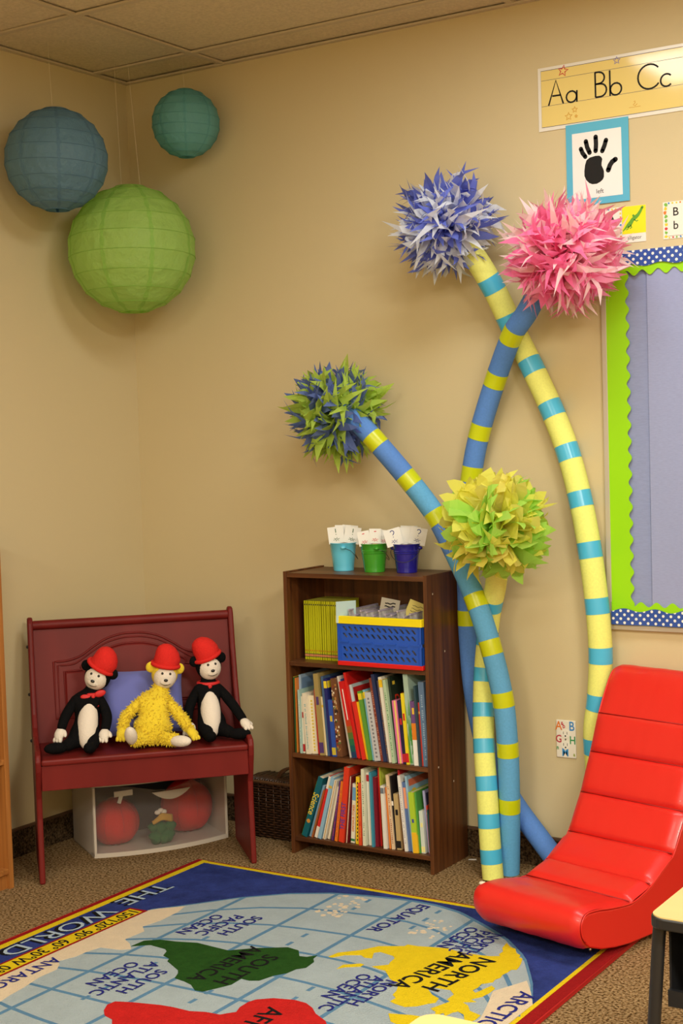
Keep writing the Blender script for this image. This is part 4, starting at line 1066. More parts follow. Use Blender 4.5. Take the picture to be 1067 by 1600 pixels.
def shelf_of_books(rows, zs, group, x0, x1, seed, kh=0.000545):
    r = random.Random(seed)
    k = 0.00064
    def layout(sc):
        x = x0; out = []; prev = None
        for (w, h, lean, *_r) in rows:
            W = w * k * sc; Hh = h * kh; tn = math.tan(math.radians(lean)); cs = math.cos(math.radians(lean))
            if prev is None: xl = x + (max(0, -Hh * tn))
            else:
                px, pw, ph, pt = prev
                hm = min(ph, Hh)
                xl = max(px + pw, px + pw + pt * hm - tn * hm) + 0.0006
            out.append((xl, W, Hh)); prev = (xl, W / cs, Hh, tn)
        end = max(o[0] + o[1] / math.cos(math.radians(q[2])) for o, q in zip(out, rows))
        return out, end
    lo, hi = 0.4, 1.6
    for _ in range(30):
        mid = (lo + hi) / 2
        if layout(mid)[1] > x1: hi = mid
        else: lo = mid
    out, _e = layout(lo)
    for (xl, W, Hh), (w, h, lean, cov, acc, style, label) in zip(out, rows):
        d = min(0.205, r.uniform(0.165, 0.20)) if style != 18 else 0.205
        yf = -0.258 + r.uniform(0.0, 0.016)
        if style in (2, 8): yf += 0.012
        build_book(xl, zs, W, Hh, lean, d, yf, cov, acc, style, label, group)
shelf_of_books(MID, SHELF[1], 'picture books on the middle shelf', BX0 + 0.016, BX1 - 0.017, 1)
shelf_of_books(LOW, SHELF[2], 'picture books on the bottom shelf', BX0 + 0.030, BX1 - 0.017, 2, 0.000500)

# ================================================================== red bench (local x = along the bench, -y = forward)
BA = math.atan2(0.725, 0.689)
BF = (0.585, -0.705, 0.0)
bench = thing('bench', 'dark red painted wooden bench with an arched panel back, across the corner', 'bench', BF, BA)
def bloc(o=(0, 0, 0)):
    return WM[bench.name] @ Vector(o)
prof = [(0.000, 0.0), (-0.012, 0.10), (-0.026, 0.22), (-0.024, 0.29), (-0.004, 0.345), (0.012, 0.39), (0.016, 0.425), (0.006, 0.447), (-0.020, 0.456), (-0.10, 0.462), (-0.18, 0.475), (-0.225, 0.498), (-0.255, 0.540), (-0.285, 0.62), (-0.318, 0.74), (-0.342, 0.855), (-0.352, 0.872), (-0.372, 0.876), (-0.386, 0.865), (-0.390, 0.84), (-0.372, 0.60), (-0.355, 0.42), (-0.345, 0.20), (-0.345, 0.0)]
for s in (-1, 1):
    fr = (V(s * 0.366 - 0.010, 0, 0), V(0, -1, 0), V(0, 0, 1), V(1, 0, 0))
    mb = MB().prism(prof, fr, 0.0, 0.020)
    o = mb.build('side_panel', REDWOOD, bench, local=True, bevel=0.006)
    o['label'] = 'curved dark red side panel'
MB().span((-0.356, -0.012, 0.408), (0.356, 0.300, 0.430)).build('seat', REDWOOD, bench, local=True, bevel=0.007)
MB().span((-0.356, -0.002, 0.322), (0.356, 0.016, 0.408)).build('apron', REDWOOD, bench, local=True, bevel=0.002)
def back_y(z): return 0.287 + (z - 0.43) * 0.185
def backp(x, z, d=0.0): return (x, back_y(z) - d, z)
mb = MB()
mb.add([backp(-0.356, 0.40), backp(0.356, 0.40), backp(0.356, 0.85), backp(-0.356, 0.85), backp(-0.356, 0.40, -0.016), backp(0.356, 0.40, -0.016), backp(0.356, 0.85, -0.016), backp(-0.356, 0.85, -0.016)],
       [(0, 1, 2, 3), (5, 4, 7, 6), (0, 4, 5, 1), (2, 6, 7, 3), (1, 5, 6, 2), (0, 3, 7, 4)])
mb.build('back_panel', REDWOOD, bench, local=True)
mb = MB().tube([(-0.356, back_y(0.846) - 0.002, 0.846), (0.356, back_y(0.846) - 0.002, 0.846)], 0.017, 16)
mb.build('top_rail', REDWOOD, bench, smooth=40, local=True)
def mould(ins):
    xo, zb, zs, zp = 0.288 - ins, 0.512 + ins, 0.712 - ins, 0.800 - ins
    half = [(-xo, zb), (-xo, zs), (-xo + 0.05 + ins * 0.3, zs + 0.002), (-0.19, zs + 0.016), (-0.145, zs + 0.045), (-0.095, zs + 0.072), (-0.04, zp - 0.002), (0.0, zp)]
    half = [half[0]] + [tuple(p[:2]) for p in spline([(a, b, 0) for a, b in half[1:]], 4)]
    return half + [(-a, b) for a, b in half[-2::-1]]
for ins, r in ((0.0, 0.0042), (0.014, 0.0032), (0.036, 0.0036)):
    pts = mould(ins)
    MB().tube([backp(a, b, 0.001) for a, b in pts], r, 8, closed=True).build('moulding', REDWOOD, bench, smooth=True, local=True)
pts = mould(0.044)
mb = MB(); n = len(pts)
mb.add([backp(a, b, 0.0045) for a, b in pts] + [backp(a, b, 0.0) for a, b in mould(0.038)], [list(range(n))[::-1]] + [(i, (i + 1) % n, n + (i + 1) % n, n + i) for i in range(n)])
mb.build('raised_field', REDWOOD, bench, local=True)
for z, y in ((0.77, 0.365), (0.60, 0.345), (0.44, 0.30)):
    MB().ball((-0.3775, y - 0.01, z), 0.006, 10, 6).build('bolt', DARKMETAL, bench, smooth=True, local=True)

# --- cushion on the bench
def on_bench(x, back, z): return tuple(WM[bench.name] @ Vector((x, back, z)))
CUSH = mat('periwinkle_cushion_cloth', srgb(108, 114, 184), 0.85, 0.2, bump=(40, 0.2, 0.003), sheen=0.2)
cu = thing('cushion', 'plain periwinkle blue cushion leaning on the bench back behind the soft toys', 'cushion', on_bench(0.02, 0.20, 0.432), BA)
nu, nv = 20, 18; mb = MB(); tl = math.radians(24)
for sgn in (-1, 1):
    vs = []
    for j in range(nv + 1):
        for i in range(nu + 1):
            a, b = 2 * i / nu - 1, 2 * j / nv - 1
            pin = 1 - 0.07 * (1 - a * a) * abs(b) ** 3
            pinx = 1 - 0.07 * (1 - b * b) * abs(a) ** 3
            th = 0.050 * ((1 - a ** 4) * (1 - b ** 4)) ** 0.55 + 0.002 * math.sin(5 * a + 3 * b)
            x = 0.150 * a * pinx; h = 0.125 + 0.122 * b * pin
            y = sgn * th
            vs.append((x, y * math.cos(tl) + h * math.sin(tl) - 0.02, h * math.cos(tl) + -y * math.sin(tl) * 0.4 + 0.018))
    fs = [(j * (nu + 1) + i, j * (nu + 1) + i + 1, (j + 1) * (nu + 1) + i + 1, (j + 1) * (nu + 1) + i) for j in range(nv) for i in range(nu)]
    mb.add(vs, fs if sgn < 0 else [f[::-1] for f in fs])
mb.build('cover', CUSH, cu, smooth=True, local=True, weld=True)

# --- soft toys (plain bears in knitted caps)
PLUSHK = mat('black_plush', (0.006, 0.006, 0.0065), 0.95, 0.05, bump=(260, 0.6, 0.003))
PLUSHW = mat('white_plush', (0.78, 0.70, 0.60), 0.95, 0.1, bump=(260, 0.6, 0.003), sheen=0.1)
PLUSHY = mat('yellow_plush', srgb(232, 205, 55), 0.95, 0.1, bump=(200, 0.8, 0.004), sheen=0.1)
REDKNIT = mat('red_knit', (0.66, 0.025, 0.02), 0.9, 0.15, bump=(220, 0.6, 0.003))
REDCLOTH = mat('red_satin', (0.60, 0.02, 0.02), 0.55, 0.4)
EYE = mat('black_bead', (0.01, 0.01, 0.01), 0.15, 0.6)
def toy(base, label, fur, hand, belly, joints, head_lean, face, cap_lean, bow):
    t = thing('soft_toy', label, 'soft toy', on_bench(*base), BA, 'soft toys sitting on the red bench')
    J = joints
    pts = [(0, 0.0, 0.055), J['chest'], J['neck'], J['head'],
           J['sl'], J['el'], J['hl'], J['sr'], J['er'], J['hr'],
           J['hipl'], J['kl'], J['fl'], J['hipr'], J['kr'], J['fr']]
    ed = [(0, 1), (1, 2), (2, 3), (1, 4), (4, 5), (5, 6), (1, 7), (7, 8), (8, 9), (0, 10), (10, 11), (11, 12), (0, 13), (13, 14), (14, 15)]
    rad = [J.get('rb', 0.050), J.get('rc', 0.040), 0.026, 0.030, 0.022, 0.019, 0.017, 0.022, 0.019, 0.017, 0.030, 0.023, 0.022, 0.030, 0.023, 0.022]
    skin('body', pts, ed, rad, fur, t)
    hd = Vector(J['head']); R = Matrix.Rotation(head_lean[1], 3, 'Y') @ Matrix.Rotation(head_lean[0], 3, 'X') @ Matrix.Rotation(head_lean[2], 3, 'Z')
    mb = MB().ball(hd, (0.047, 0.042, 0.050), 22, 16, R)
    h = mb.build('head', fur, t, smooth=True, local=True)
    mb = MB().ball(hd + R @ V(0, -0.014, -0.006), (0.041, 0.036, 0.044), 20, 14, R)
    mb.ball(hd + R @ V(0, -0.034, -0.018), (0.024, 0.018, 0.018), 16, 12, R)
    mb.build('face', face, h, smooth=True, local=True)
    MB().ball(hd + R @ V(0, -0.052, -0.010), (0.0075, 0.005, 0.0055), 12, 8, R).build('nose', EYE, h, smooth=True, local=True)
    for s in (-1, 1):
        MB().ball(hd + R @ V(s * 0.0135, -0.0430, 0.012), 0.0048, 12, 8, R).build('eye', EYE, h, smooth=True, local=True)
        MB().ball(hd + R @ V(s * 0.050, 0.002, 0.022), (0.019, 0.010, 0.020), 14, 10, R).build('ear', fur, h, smooth=True, local=True)
    sm = [hd + R @ V(0.0185 * math.sin(a), -0.0505 + 0.006 * abs(math.sin(a)), -0.019 - 0.009 * math.cos(a)) for a in [(-1.1 + 2.2 * k / 8) for k in range(9)]]
    MB().tube(sm, 0.0011, 5).build('stitched_mouth', BLACK, h, local=True)
    if belly:
        b0 = Vector(J['chest']); b1 = Vector((0, 0, 0.055)); m = (b0 + b1) / 2
        ax = (b0 - b1).normalized(); Rb = ax.to_track_quat('Z', 'Y').to_matrix()
        MB().ball(m + V(0, -0.030, -0.004), (0.036, 0.034, 0.090), 20, 14, Rb).build('belly_patch', belly, t, smooth=True, local=True)
    for k, nm in (('hl', 'mitt'), ('hr', 'mitt')):
        e = Vector(J['e' + k[1]]); p = Vector(J[k]); d = (p - e).normalized()
        q = d.to_track_quat('Z', 'Y').to_matrix()
        mb = MB().ball(p + d * 0.010, (0.019, 0.015, 0.026), 16, 12, q)
        mb.ball(p + d * 0.004 + q @ V(0.017, -0.004, 0), (0.008, 0.008, 0.016), 10, 8, q @ Matrix.Rotation(0.6, 3, 'Y'))
        for f in (-1, 0, 1): mb.ball(p + d * 0.028 + q @ V(f * 0.010, 0, 0), (0.0075, 0.009, 0.014), 10, 8, q @ Matrix.Rotation(f * 0.3, 3, 'Y'))
        mb.build(nm, hand, t, smooth=True, local=True)
    for k in ('l', 'r'):
        kn = Vector(J['k' + k]); p = Vector(J['f' + k]); d = Vector(J['toe' + k]).normalized()
        q = d.to_track_quat('Z', 'Y').to_matrix()
        MB().ball(p + d * 0.022, (0.022, 0.020, 0.042), 16, 12, q).build('foot', J.get('footm', fur), t, smooth=True, local=True)
    # knitted cap with a folded cuff
    Rc = R @ Matrix.Rotation(cap_lean, 3, 'Y'); c0 = hd + R @ V(0, 0.004, 0.030)
    mb = MB(); pr = [(0.044, 0.0), (0.047, 0.012), (0.046, 0.030), (0.041, 0.050), (0.031, 0.066), (0.016, 0.076), (0.002, 0.079)]
    tmp = MB().lathe(pr, 24); mb.add([c0 + Rc @ Vector((v.x + 0.004 * math.sin(v.z * 60), v.y, v.z)) for v in tmp.v], tmp.f)
    cap = mb.build('knitted_cap', REDKNIT, t, smooth=50, local=True)
    ring = [c0 + Rc @ V(0.0475 * math.cos(a), 0.0475 * math.sin(a), 0.004) for a in [2 * PI * k / 28 for k in range(28)]]
    MB().tube(ring, 0.0075, 8, closed=True).build('cuff', J.get('cuff', REDKNIT), cap, smooth=True, local=True)
    if bow:
        c1 = Vector(J['neck']) + V(0, -0.040, -0.012)
        ring = [Vector(J['neck']) + V(0.036 * math.cos(a), 0.036 * math.sin(a), -0.006) for a in [2 * PI * k / 20 for k in range(20)]]
        nb = MB().tube(ring, 0.007, 8, closed=True).ball(c1, (0.008, 0.007, 0.009), 12, 8)
        bo = nb.build('neck_ribbon', REDCLOTH, t, smooth=True, local=True)
        for s in (-1, 1):
            if bow == 'bow': MB().ball(c1 + V(s * 0.024, 0, 0.004 + s * 0.006), (0.021, 0.006, 0.012), 14, 8, Matrix.Rotation(-s * 0.25, 3, 'Y')).build('bow_loop', REDCLOTH, bo, smooth=True, local=True)
            tail = (V(0.006, 0, -0.018), V(0.013, -0.004, -0.045)) if s > 0 else (V(-0.005, 0, -0.015), V(-0.004, -0.003, -0.030))
            k = 1.25 if bow == 'scarf' else 0.8
            MB().tube([c1, c1 + tail[0] * k, c1 + tail[1] * k], [0.005, 0.008, 0.010], 8).build('ribbon_tail', REDCLOTH, bo, smooth=True, local=True)
    return t
toy((-0.195, 0.115, 0.432), 'black plush bear with white belly and red bow tie, left end of the bench', PLUSHK, PLUSHW, PLUSHW,
    dict(chest=(0.012, 0.035, 0.135), neck=(0.030, 0.048, 0.192), head=(0.052, 0.050, 0.247), sl=(-0.035, 0.025, 0.165), el=(-0.070, 0.010, 0.115), hl=(-0.088, -0.010, 0.070), sr=(0.060, 0.030, 0.165), er=(0.078, 0.005, 0.105), hr=(0.062, -0.035, 0.060),
         hipl=(-0.040, -0.015, 0.036), kl=(-0.060, -0.045, 0.030), fl=(-0.085, -0.055, 0.022), hipr=(0.025, -0.03, 0.034), kr=(0.020, -0.065, 0.030), fr=(0.010, -0.080, 0.022), toel=(-1, -0.15, 0.02), toer=(-0.2, -1, 0.1)),
    (0.15, 0.30, -0.35), PLUSHW, 0.25, 'bow')
toy((0.245, 0.130, 0.432), 'black plush bear with white belly and trailing red scarf, right end of the bench', PLUSHK, PLUSHW, PLUSHW,
    dict(chest=(0.002, 0.035, 0.138), neck=(0.005, 0.050, 0.198), head=(0.008, 0.052, 0.254), sl=(-0.040, 0.030, 0.170), el=(-0.072, 0.025, 0.110), hl=(-0.080, 0.0, 0.055), sr=(0.045, 0.030, 0.168), er=(0.088, 0.010, 0.110), hr=(0.114, -0.060, 0.062),
         hipl=(-0.025, -0.03, 0.034), kl=(-0.022, -0.070, 0.032), fl=(-0.018, -0.090, 0.024), hipr=(0.035, -0.025, 0.034), kr=(0.055, -0.060, 0.032), fr=(0.070, -0.072, 0.024), toel=(0, -1, 0.25), toer=(0.9, -0.35, 0.05)),
    (0.05, -0.06, 0.15), PLUSHW, -0.30, 'scarf')
yt = toy((0.035, 0.075, 0.432), 'shaggy yellow plush bear in a red cap, middle of the bench', PLUSHY, PLUSHY, None,
    dict(rb=0.068, rc=0.050, chest=(0.010, 0.040, 0.125), neck=(0.035, 0.062, 0.182), head=(0.055, 0.070, 0.240), sl=(-0.040, 0.035, 0.150), el=(-0.095, 0.015, 0.110), hl=(-0.108, -0.010, 0.065), sr=(0.060, 0.035, 0.145), er=(0.100, 0.005, 0.095), hr=(0.128, -0.035, 0.050),
         hipl=(-0.040, -0.020, 0.036), kl=(-0.065, -0.055, 0.040), fl=(-0.082, -0.070, 0.042), hipr=(0.040, -0.025, 0.034), kr=(0.058, -0.065, 0.030), fr=(0.066, -0.080, 0.028), toel=(-0.15, -0.6, 0.75), toer=(0.75, -0.6, 0.05), footm=PLUSHW, cuff=REDKNIT),
    (0.10, 0.12, 0.0), PLUSHW, 0.05, None)
# shaggy pile of the yellow toy: uncountable tufts as one part
r = random.Random(9); mb = MB()
bodyo = [o for o in yt.children if o.name.startswith('body')][0]
me = bodyo.data; polys = list(me.polygons)
for k in range(2600):
    p = r.choice(polys); vs = [me.vertices[i].co for i in p.vertices]
    w = [r.random() for _ in vs]; sw = sum(w); q = Vector((0, 0, 0))
    for a, v in zip(w, vs): q += v * (a / sw)
    if q.z < 0.012 or q.z > 0.215: continue
    n = p.normal; tdir = (n + Vector((r.gauss(0, 0.5), r.gauss(0, 0.5), r.gauss(-0.3, 0.5)))).normalized()
    sx = n.orthogonal().normalized(); sx = Quaternion(n, r.uniform(0, 6)) @ sx
    l = r.uniform(0.007, 0.012); ww = 0.0022
    tip = q + tdir * l; sy = n.cross(sx)
    mb.add([q + sx * ww, q - sx * ww * 0.5 + sy * ww, q - sx * ww * 0.5 - sy * ww, tip], [(0, 1, 3), (1, 2, 3), (2, 0, 3)])
tag(mb.build('shaggy_pile', PLUSHY, yt, local=True), None, None, kind='stuff')

# ================================================================== plastic drawer under the bench
DA = math.atan2(0.854, 0.520)
DWP = mat('white_drawer_plastic', (0.56, 0.50, 0.43), 0.4, 0.4)
CLEAR = clear_mat('frosted_drawer_front', (0.42, 0.36, 0.33), 0.11, 0.22)
dr = thing('drawer_unit', 'white plastic drawer with a bowed frosted front under the red bench', 'storage drawer', (0.408, -0.4275, 0), DA)
hw, dep, hh = 0.259, 0.275, 0.262
def bow(x, k=0.046): return -k * (1 - (x / hw) ** 2)
def bowed(z0, z1, y_in, y_out, x0=-hw, x1=hw, n=18, dz=None):
    mb = MB(); vs = []
    for i in range(n + 1):
        x = x0 + (x1 - x0) * i / n
        a = dz(x) if dz else 0
        vs += [(x, bow(x) + y_out, z0), (x, bow(x) + y_in, z0), (x, bow(x) + y_out, z1 + a), (x, bow(x) + y_in, z1 + a)]
    fs = []
    for i in range(n):
        o = i * 4; fs += [(o, o + 4, o + 6, o + 2), (o + 1, o + 3, o + 7, o + 5), (o, o + 1, o + 5, o + 4), (o + 2, o + 6, o + 7, o + 3)]
    fs += [(0, 2, 3, 1), (n * 4, n * 4 + 1, n * 4 + 3, n * 4 + 2)]
    return mb.add(vs, fs)
mb = MB()
mb.span((-hw, 0.004, 0.0), (-hw + 0.006, dep, hh)).span((hw - 0.006, 0.004, 0.0), (hw, dep, hh)).span((-hw, dep - 0.006, 0.0), (hw, dep, hh)).span((-hw, 0.0, 0.0), (hw, dep, 0.008))
mb.build('cabinet', DWP, dr, local=True, bevel=0.002)
lid = bowed(hh - 0.004, hh + 0.008, 0.04, -0.004)
lid.span((-hw, 0.0, hh - 0.004), (hw, dep, hh + 0.008))
lid.build('top', DWP, dr, local=True)
bowed(0.0, 0.016, 0.035, -0.004).build('sill', DWP, dr, local=True)
fp = bowed(0.017, hh - 0.026, 0.004, 0.0, x0=-hw + 0.008, x1=hw - 0.008, dz=lambda x: 0.020 - 0.030 * math.exp(-(x / 0.10) ** 2))
dfront = fp.build('drawer_front', CLEAR, dr, local=True, smooth=30)
for x in (-hw + 0.005, hw - 0.005):
    MB().box((x, bow(x) + 0.000, hh / 2), (0.010, 0.010, hh - 0.01)).build('corner_post', DWP, dr, local=True, bevel=0.002)
hp = MB(); n = 20; vs = []
for i in range(n + 1):
    a = -1 + 2 * i / n; x = 0.025 + 0.075 * a; zt = hh - 0.040; zl = zt - 0.032 * (1 - a * a)
    for z in (zt, zl): vs.append((x, bow(x) - 0.007, z))
    for z in (zt, zl): vs.append((x, bow(x) - 0.003, z))
hp.add(vs, [q for i in range(n) for o in [i * 4] for q in ((o, o + 1, o + 5, o + 4), (o + 2, o + 6, o + 7, o + 3), (o, o + 4, o + 6, o + 2), (o + 1, o + 3, o + 7, o + 5))])
hp.build('finger_pull', DWP, dr, local=True)
def in_drawer(x, y, z): return tuple(WM[dr.name] @ Vector((x, y, z)))
REDSOFT = mat('red_fleece', (0.58, 0.016, 0.014), 0.9, 0.05, bump=(120, 0.4, 0.004))
def softball(x, y, r, label, sq):
    t = thing('soft_ball', label, 'ball', in_drawer(x, y, 0.009), 0.3)
    mb = MB(); tmp = MB().ball((0, 0, 0), 1, 28, 20)
    vs = []
    for v in tmp.v:
        k = 1 + 0.03 * math.sin(5 * v.x + 3 * v.z) + 0.02 * math.sin(9 * v.y + 4 * v.x)
        vs.append((v.x * r * k, v.y * r * k, sq * r + v.z * r * sq * k if v.z > -0.9 else sq * r * 0.07))
    mb.add(vs, tmp.f); b = mb.build('ball', REDSOFT, t, smooth=True, local=True, weld=True)
    for k in range(4):
        a = k * PI / 4
        MB().tube([(r * 1.012 * math.sin(q) * math.cos(a), r * 1.012 * math.sin(q) * math.sin(a), sq * r + r * sq * 1.012 * math.cos(q)) for q in [2 * PI * i / 28 for i in range(28)] if True], 0.0010, 4, closed=True).build('seam', mat('red_seam', (0.35, 0.012, 0.012), 0.8), b, local=True)
softball(-0.145, 0.110, 0.092, 'soft red ball at the left inside the frosted drawer', 0.92)
softball(0.150, 0.140, 0.098, 'soft red ball at the right inside the frosted drawer', 1.02)
GRN = mat('green_fleece', (0.015, 0.11, 0.035), 0.9, 0.1, bump=(90, 0.5, 0.004)); GOLD = mat('gold_cloth', (0.55, 0.30, 0.03), 0.85)
t = thing('cloth_bundle', 'crumpled green cloth bundle with gold trim between the red balls in the drawer', 'cloth', in_drawer(0.005, 0.020, 0.009), DA)
mb = MB(); r = random.Random(5)
for a, b, z, q in ((-0.022, 0.0, 0.026, 0.026), (0.022, -0.004, 0.030, 0.026), (0.0, 0.012, 0.055, 0.028), (0.034, 0.0, 0.060, 0.022), (-0.028, 0.010, 0.060, 0.020), (0.005, -0.008, 0.022, 0.022)):
    tmp = MB().ball((0, 0, 0), q, 16, 12)
    mb.add([(v.x * (1 + 0.2 * math.sin(v.z * 150)) + a, v.y + b, max(0.0, v.z + z)) for v in tmp.v], tmp.f)
g = mb.build('cloth', GRN, t, smooth=True, local=True)
mb = MB()
for k in range(4): mb.tube(spline([(-0.035 + 0.01 * k, -0.006, 0.083 + 0.006 * k), (0.0, -0.014, 0.098 + 0.004 * k), (0.040, -0.004, 0.084 + 0.005 * k)], 4), 0.008, 8)
mb.build('gold_trim', GOLD, t, smooth=True, local=True)
mb = MB()
for k in range(3): mb.ball((0.0 + 0.012 * k - 0.012, 0.002, 0.118 + 0.006 * (k % 2)), (0.012, 0.010, 0.009), 10, 8)
mb.build('white_tassel', PLUSHW, t, smooth=True, local=True)
t = thing('paper_tag', 'white paper tag lying on the red ball behind the frosted front, upper left', 'tag', in_drawer(-0.128, 0.040, 0.188), DA)
MB().box((0, 0.006, 0.022), (0.070, 0.004, 0.020)).build('tag', WHITE, t, local=True)
MB().box((-0.014, 0.003, 0.002), (0.014, 0.003, 0.030), Matrix.Rotation(0.35, 3, 'Y')).build('tag_strip', WHITE, t, local=True)
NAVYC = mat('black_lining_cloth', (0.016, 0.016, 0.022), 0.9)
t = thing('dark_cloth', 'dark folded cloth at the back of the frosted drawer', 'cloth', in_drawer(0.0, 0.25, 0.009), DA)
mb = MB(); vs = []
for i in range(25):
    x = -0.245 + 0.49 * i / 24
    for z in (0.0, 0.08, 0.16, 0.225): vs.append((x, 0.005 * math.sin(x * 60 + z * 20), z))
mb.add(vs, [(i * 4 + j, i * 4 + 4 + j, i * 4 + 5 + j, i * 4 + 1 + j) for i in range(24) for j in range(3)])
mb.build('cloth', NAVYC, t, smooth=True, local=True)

# ================================================================== wicker basket
WICK = mat('dark_wicker', (0.050, 0.020, 0.008), 0.4, 0.5, noise=(60, 0.4)); WICKL = mat('wicker_rim', (0.12, 0.055, 0.022), 0.45, 0.4)
kx0, kx1, ky0, ky1, kh = 0.600, 0.862, -0.150, -0.020, 0.212
t = thing('wicker_basket', 'dark brown lidded wicker basket between the bench and the bookcase', 'basket', ((kx0 + kx1) / 2, (ky0 + ky1) / 2, 0))
MB().span((kx0 + 0.006, ky0 + 0.006, 0.0), (kx1 - 0.006, ky1 - 0.006, kh - 0.004)).build('liner', mat('basket_dark', (0.012, 0.006, 0.003), 0.8), t)
mb = MB(); per = [(kx0, ky0), (kx1, ky0), (kx1, ky1), (kx0, ky1)]
def per_pt(s):
    Ls = [kx1 - kx0, ky1 - ky0, kx1 - kx0, ky1 - ky0]
    for i in range(4):
        if s <= Ls[i] or i == 3:
            a, b = per[i], per[(i + 1) % 4]; f = s / Ls[i]
            nx, ny = [(0, -1), (1, 0), (0, 1), (-1, 0)][i]
            return (a[0] + (b[0] - a[0]) * f, a[1] + (b[1] - a[1]) * f, nx, ny)
        s -= Ls[i]
tot = 2 * (kx1 - kx0 + ky1 - ky0); ns = 92; rows = 22
for j in range(rows):
    z = 0.008 + (kh - 0.016) * j / (rows - 1); path = []
    for i in range(ns):
        a, b, nx, ny = per_pt(tot * i / ns)
        o = 0.0028 * (1 if (i // 2 + j) % 2 else -1)
        path.append((a + nx * o, b + ny * o, z))
    mb.tube(path, 0.0040, 4, closed=True)
tag(mb.build('weave', WICK, t, smooth=True), None, None, kind='stuff')
for i in range(1, ns // 2, 2):
    a, b, nx, ny = per_pt(tot * (i * 2) / ns)
    MB().tube([(a, b, 0.0), (a, b, kh)], 0.0030, 6).build('stake', WICK, t, smooth=True)
path = []
for i in range(40):
    a, b, nx, ny = per_pt(tot * i / 40); path.append((a + nx * 0.002, b + ny * 0.002, kh))
MB().tube(path, 0.0065, 8, closed=True).build('rim', WICKL, t, smooth=True)
lidm = MB()
for i in range(24):
    x = kx0 + 0.004 + (kx1 - kx0 - 0.008) * i / 23
    lidm.tube([(x, ky0 + 0.002, kh + 0.004 + 0.002 * (i % 2)), (x, (ky0 + ky1) / 2, kh + 0.010 - 0.002 * (i % 2)), (x, ky1 - 0.002, kh + 0.004 + 0.002 * (i % 2))], 0.0055, 6)
tag(lidm.build('lid', WICK, t, smooth=True), None, None, kind='stuff')
mb = MB()
for s in (0, 0.010):
    mb.tube(spline([(0.700 + s, -0.100, kh + 0.008), (0.722 + s, -0.096, kh + 0.034), (0.760, -0.090 + s, kh + 0.048), (0.815, -0.088 + s, kh + 0.044), (0.842, -0.090, kh + 0.012)], 5), 0.0055, 8)
mb.build('handle', WICKL, t, smooth=True)

# ================================================================== oak bookcase at the left edge
oy1 = -1.037
t = thing('bookcase', 'orange oak bookcase against the left wall, only its right-hand end in view', 'bookcase', (0.133, -1.45, 0))
MB().span((0.014, oy1 - 0.020, 0.0), (0.265, oy1, 1.22)).build('side_panel', OAK, t, bevel=0.0015)
MB().span((0.014, oy1 - 0.82, 0.0), (0.265, oy1 - 0.80, 1.22)).build('side_panel', OAK, t, bevel=0.0015)
OAKX = wood_mat('orange_oak_shelf', (0.25, 0.085, 0.017), (0.45, 0.18, 0.04), 0.45, axis='X')
for z in (0.07, 0.444, 0.800, 1.205):
    MB().span((0.020, oy1 - 0.80, z - 0.018), (0.262, oy1 - 0.020, z)).build('shelf', OAKX, t, bevel=0.001)
MB().span((0.014, oy1 - 0.80, 0.052), (0.020, oy1 - 0.020, 1.187)).build('back_panel', OAK, t)
MB().span((0.235, oy1 - 0.80, 0.0), (0.250, oy1 - 0.020, 0.052)).build('kick_board', OAK, t)
t = thing('binder', 'white binder with black print on its spine in the oak bookcase at the left edge', 'binder', (0.16, oy1 - 0.05, 0.8))
MB().span((0.05, oy1 - 0.062, 0.801), (0.262, oy1 - 0.024, 1.03)).build('cover', WHITE, t, bevel=0.003)
mb = MB()
for z0, z1 in ((0.812, 0.818), (0.824, 0.828), (0.834, 0.846)): mb.span((0.2620, oy1 - 0.052, z0), (0.2626, oy1 - 0.030, z1))
mb.build('printed_label', BLACK, t)

# ================================================================== red rocker chair
CA = 0.243; CW = 0.3886
SEAMR = mat('red_seam_welt', (0.33, 0.008, 0.006), 0.5)
CRED = mat('red_vinyl', (0.68, 0.018, 0.012), 0.36, 0.5, bump=(28, 0.10, 0.004), coat=0.08)
chair = thing('rocker_chair', 'bright red padded vinyl floor rocker chair by the right-hand desk', 'chair', (1.887, -0.724, 0), -CA)
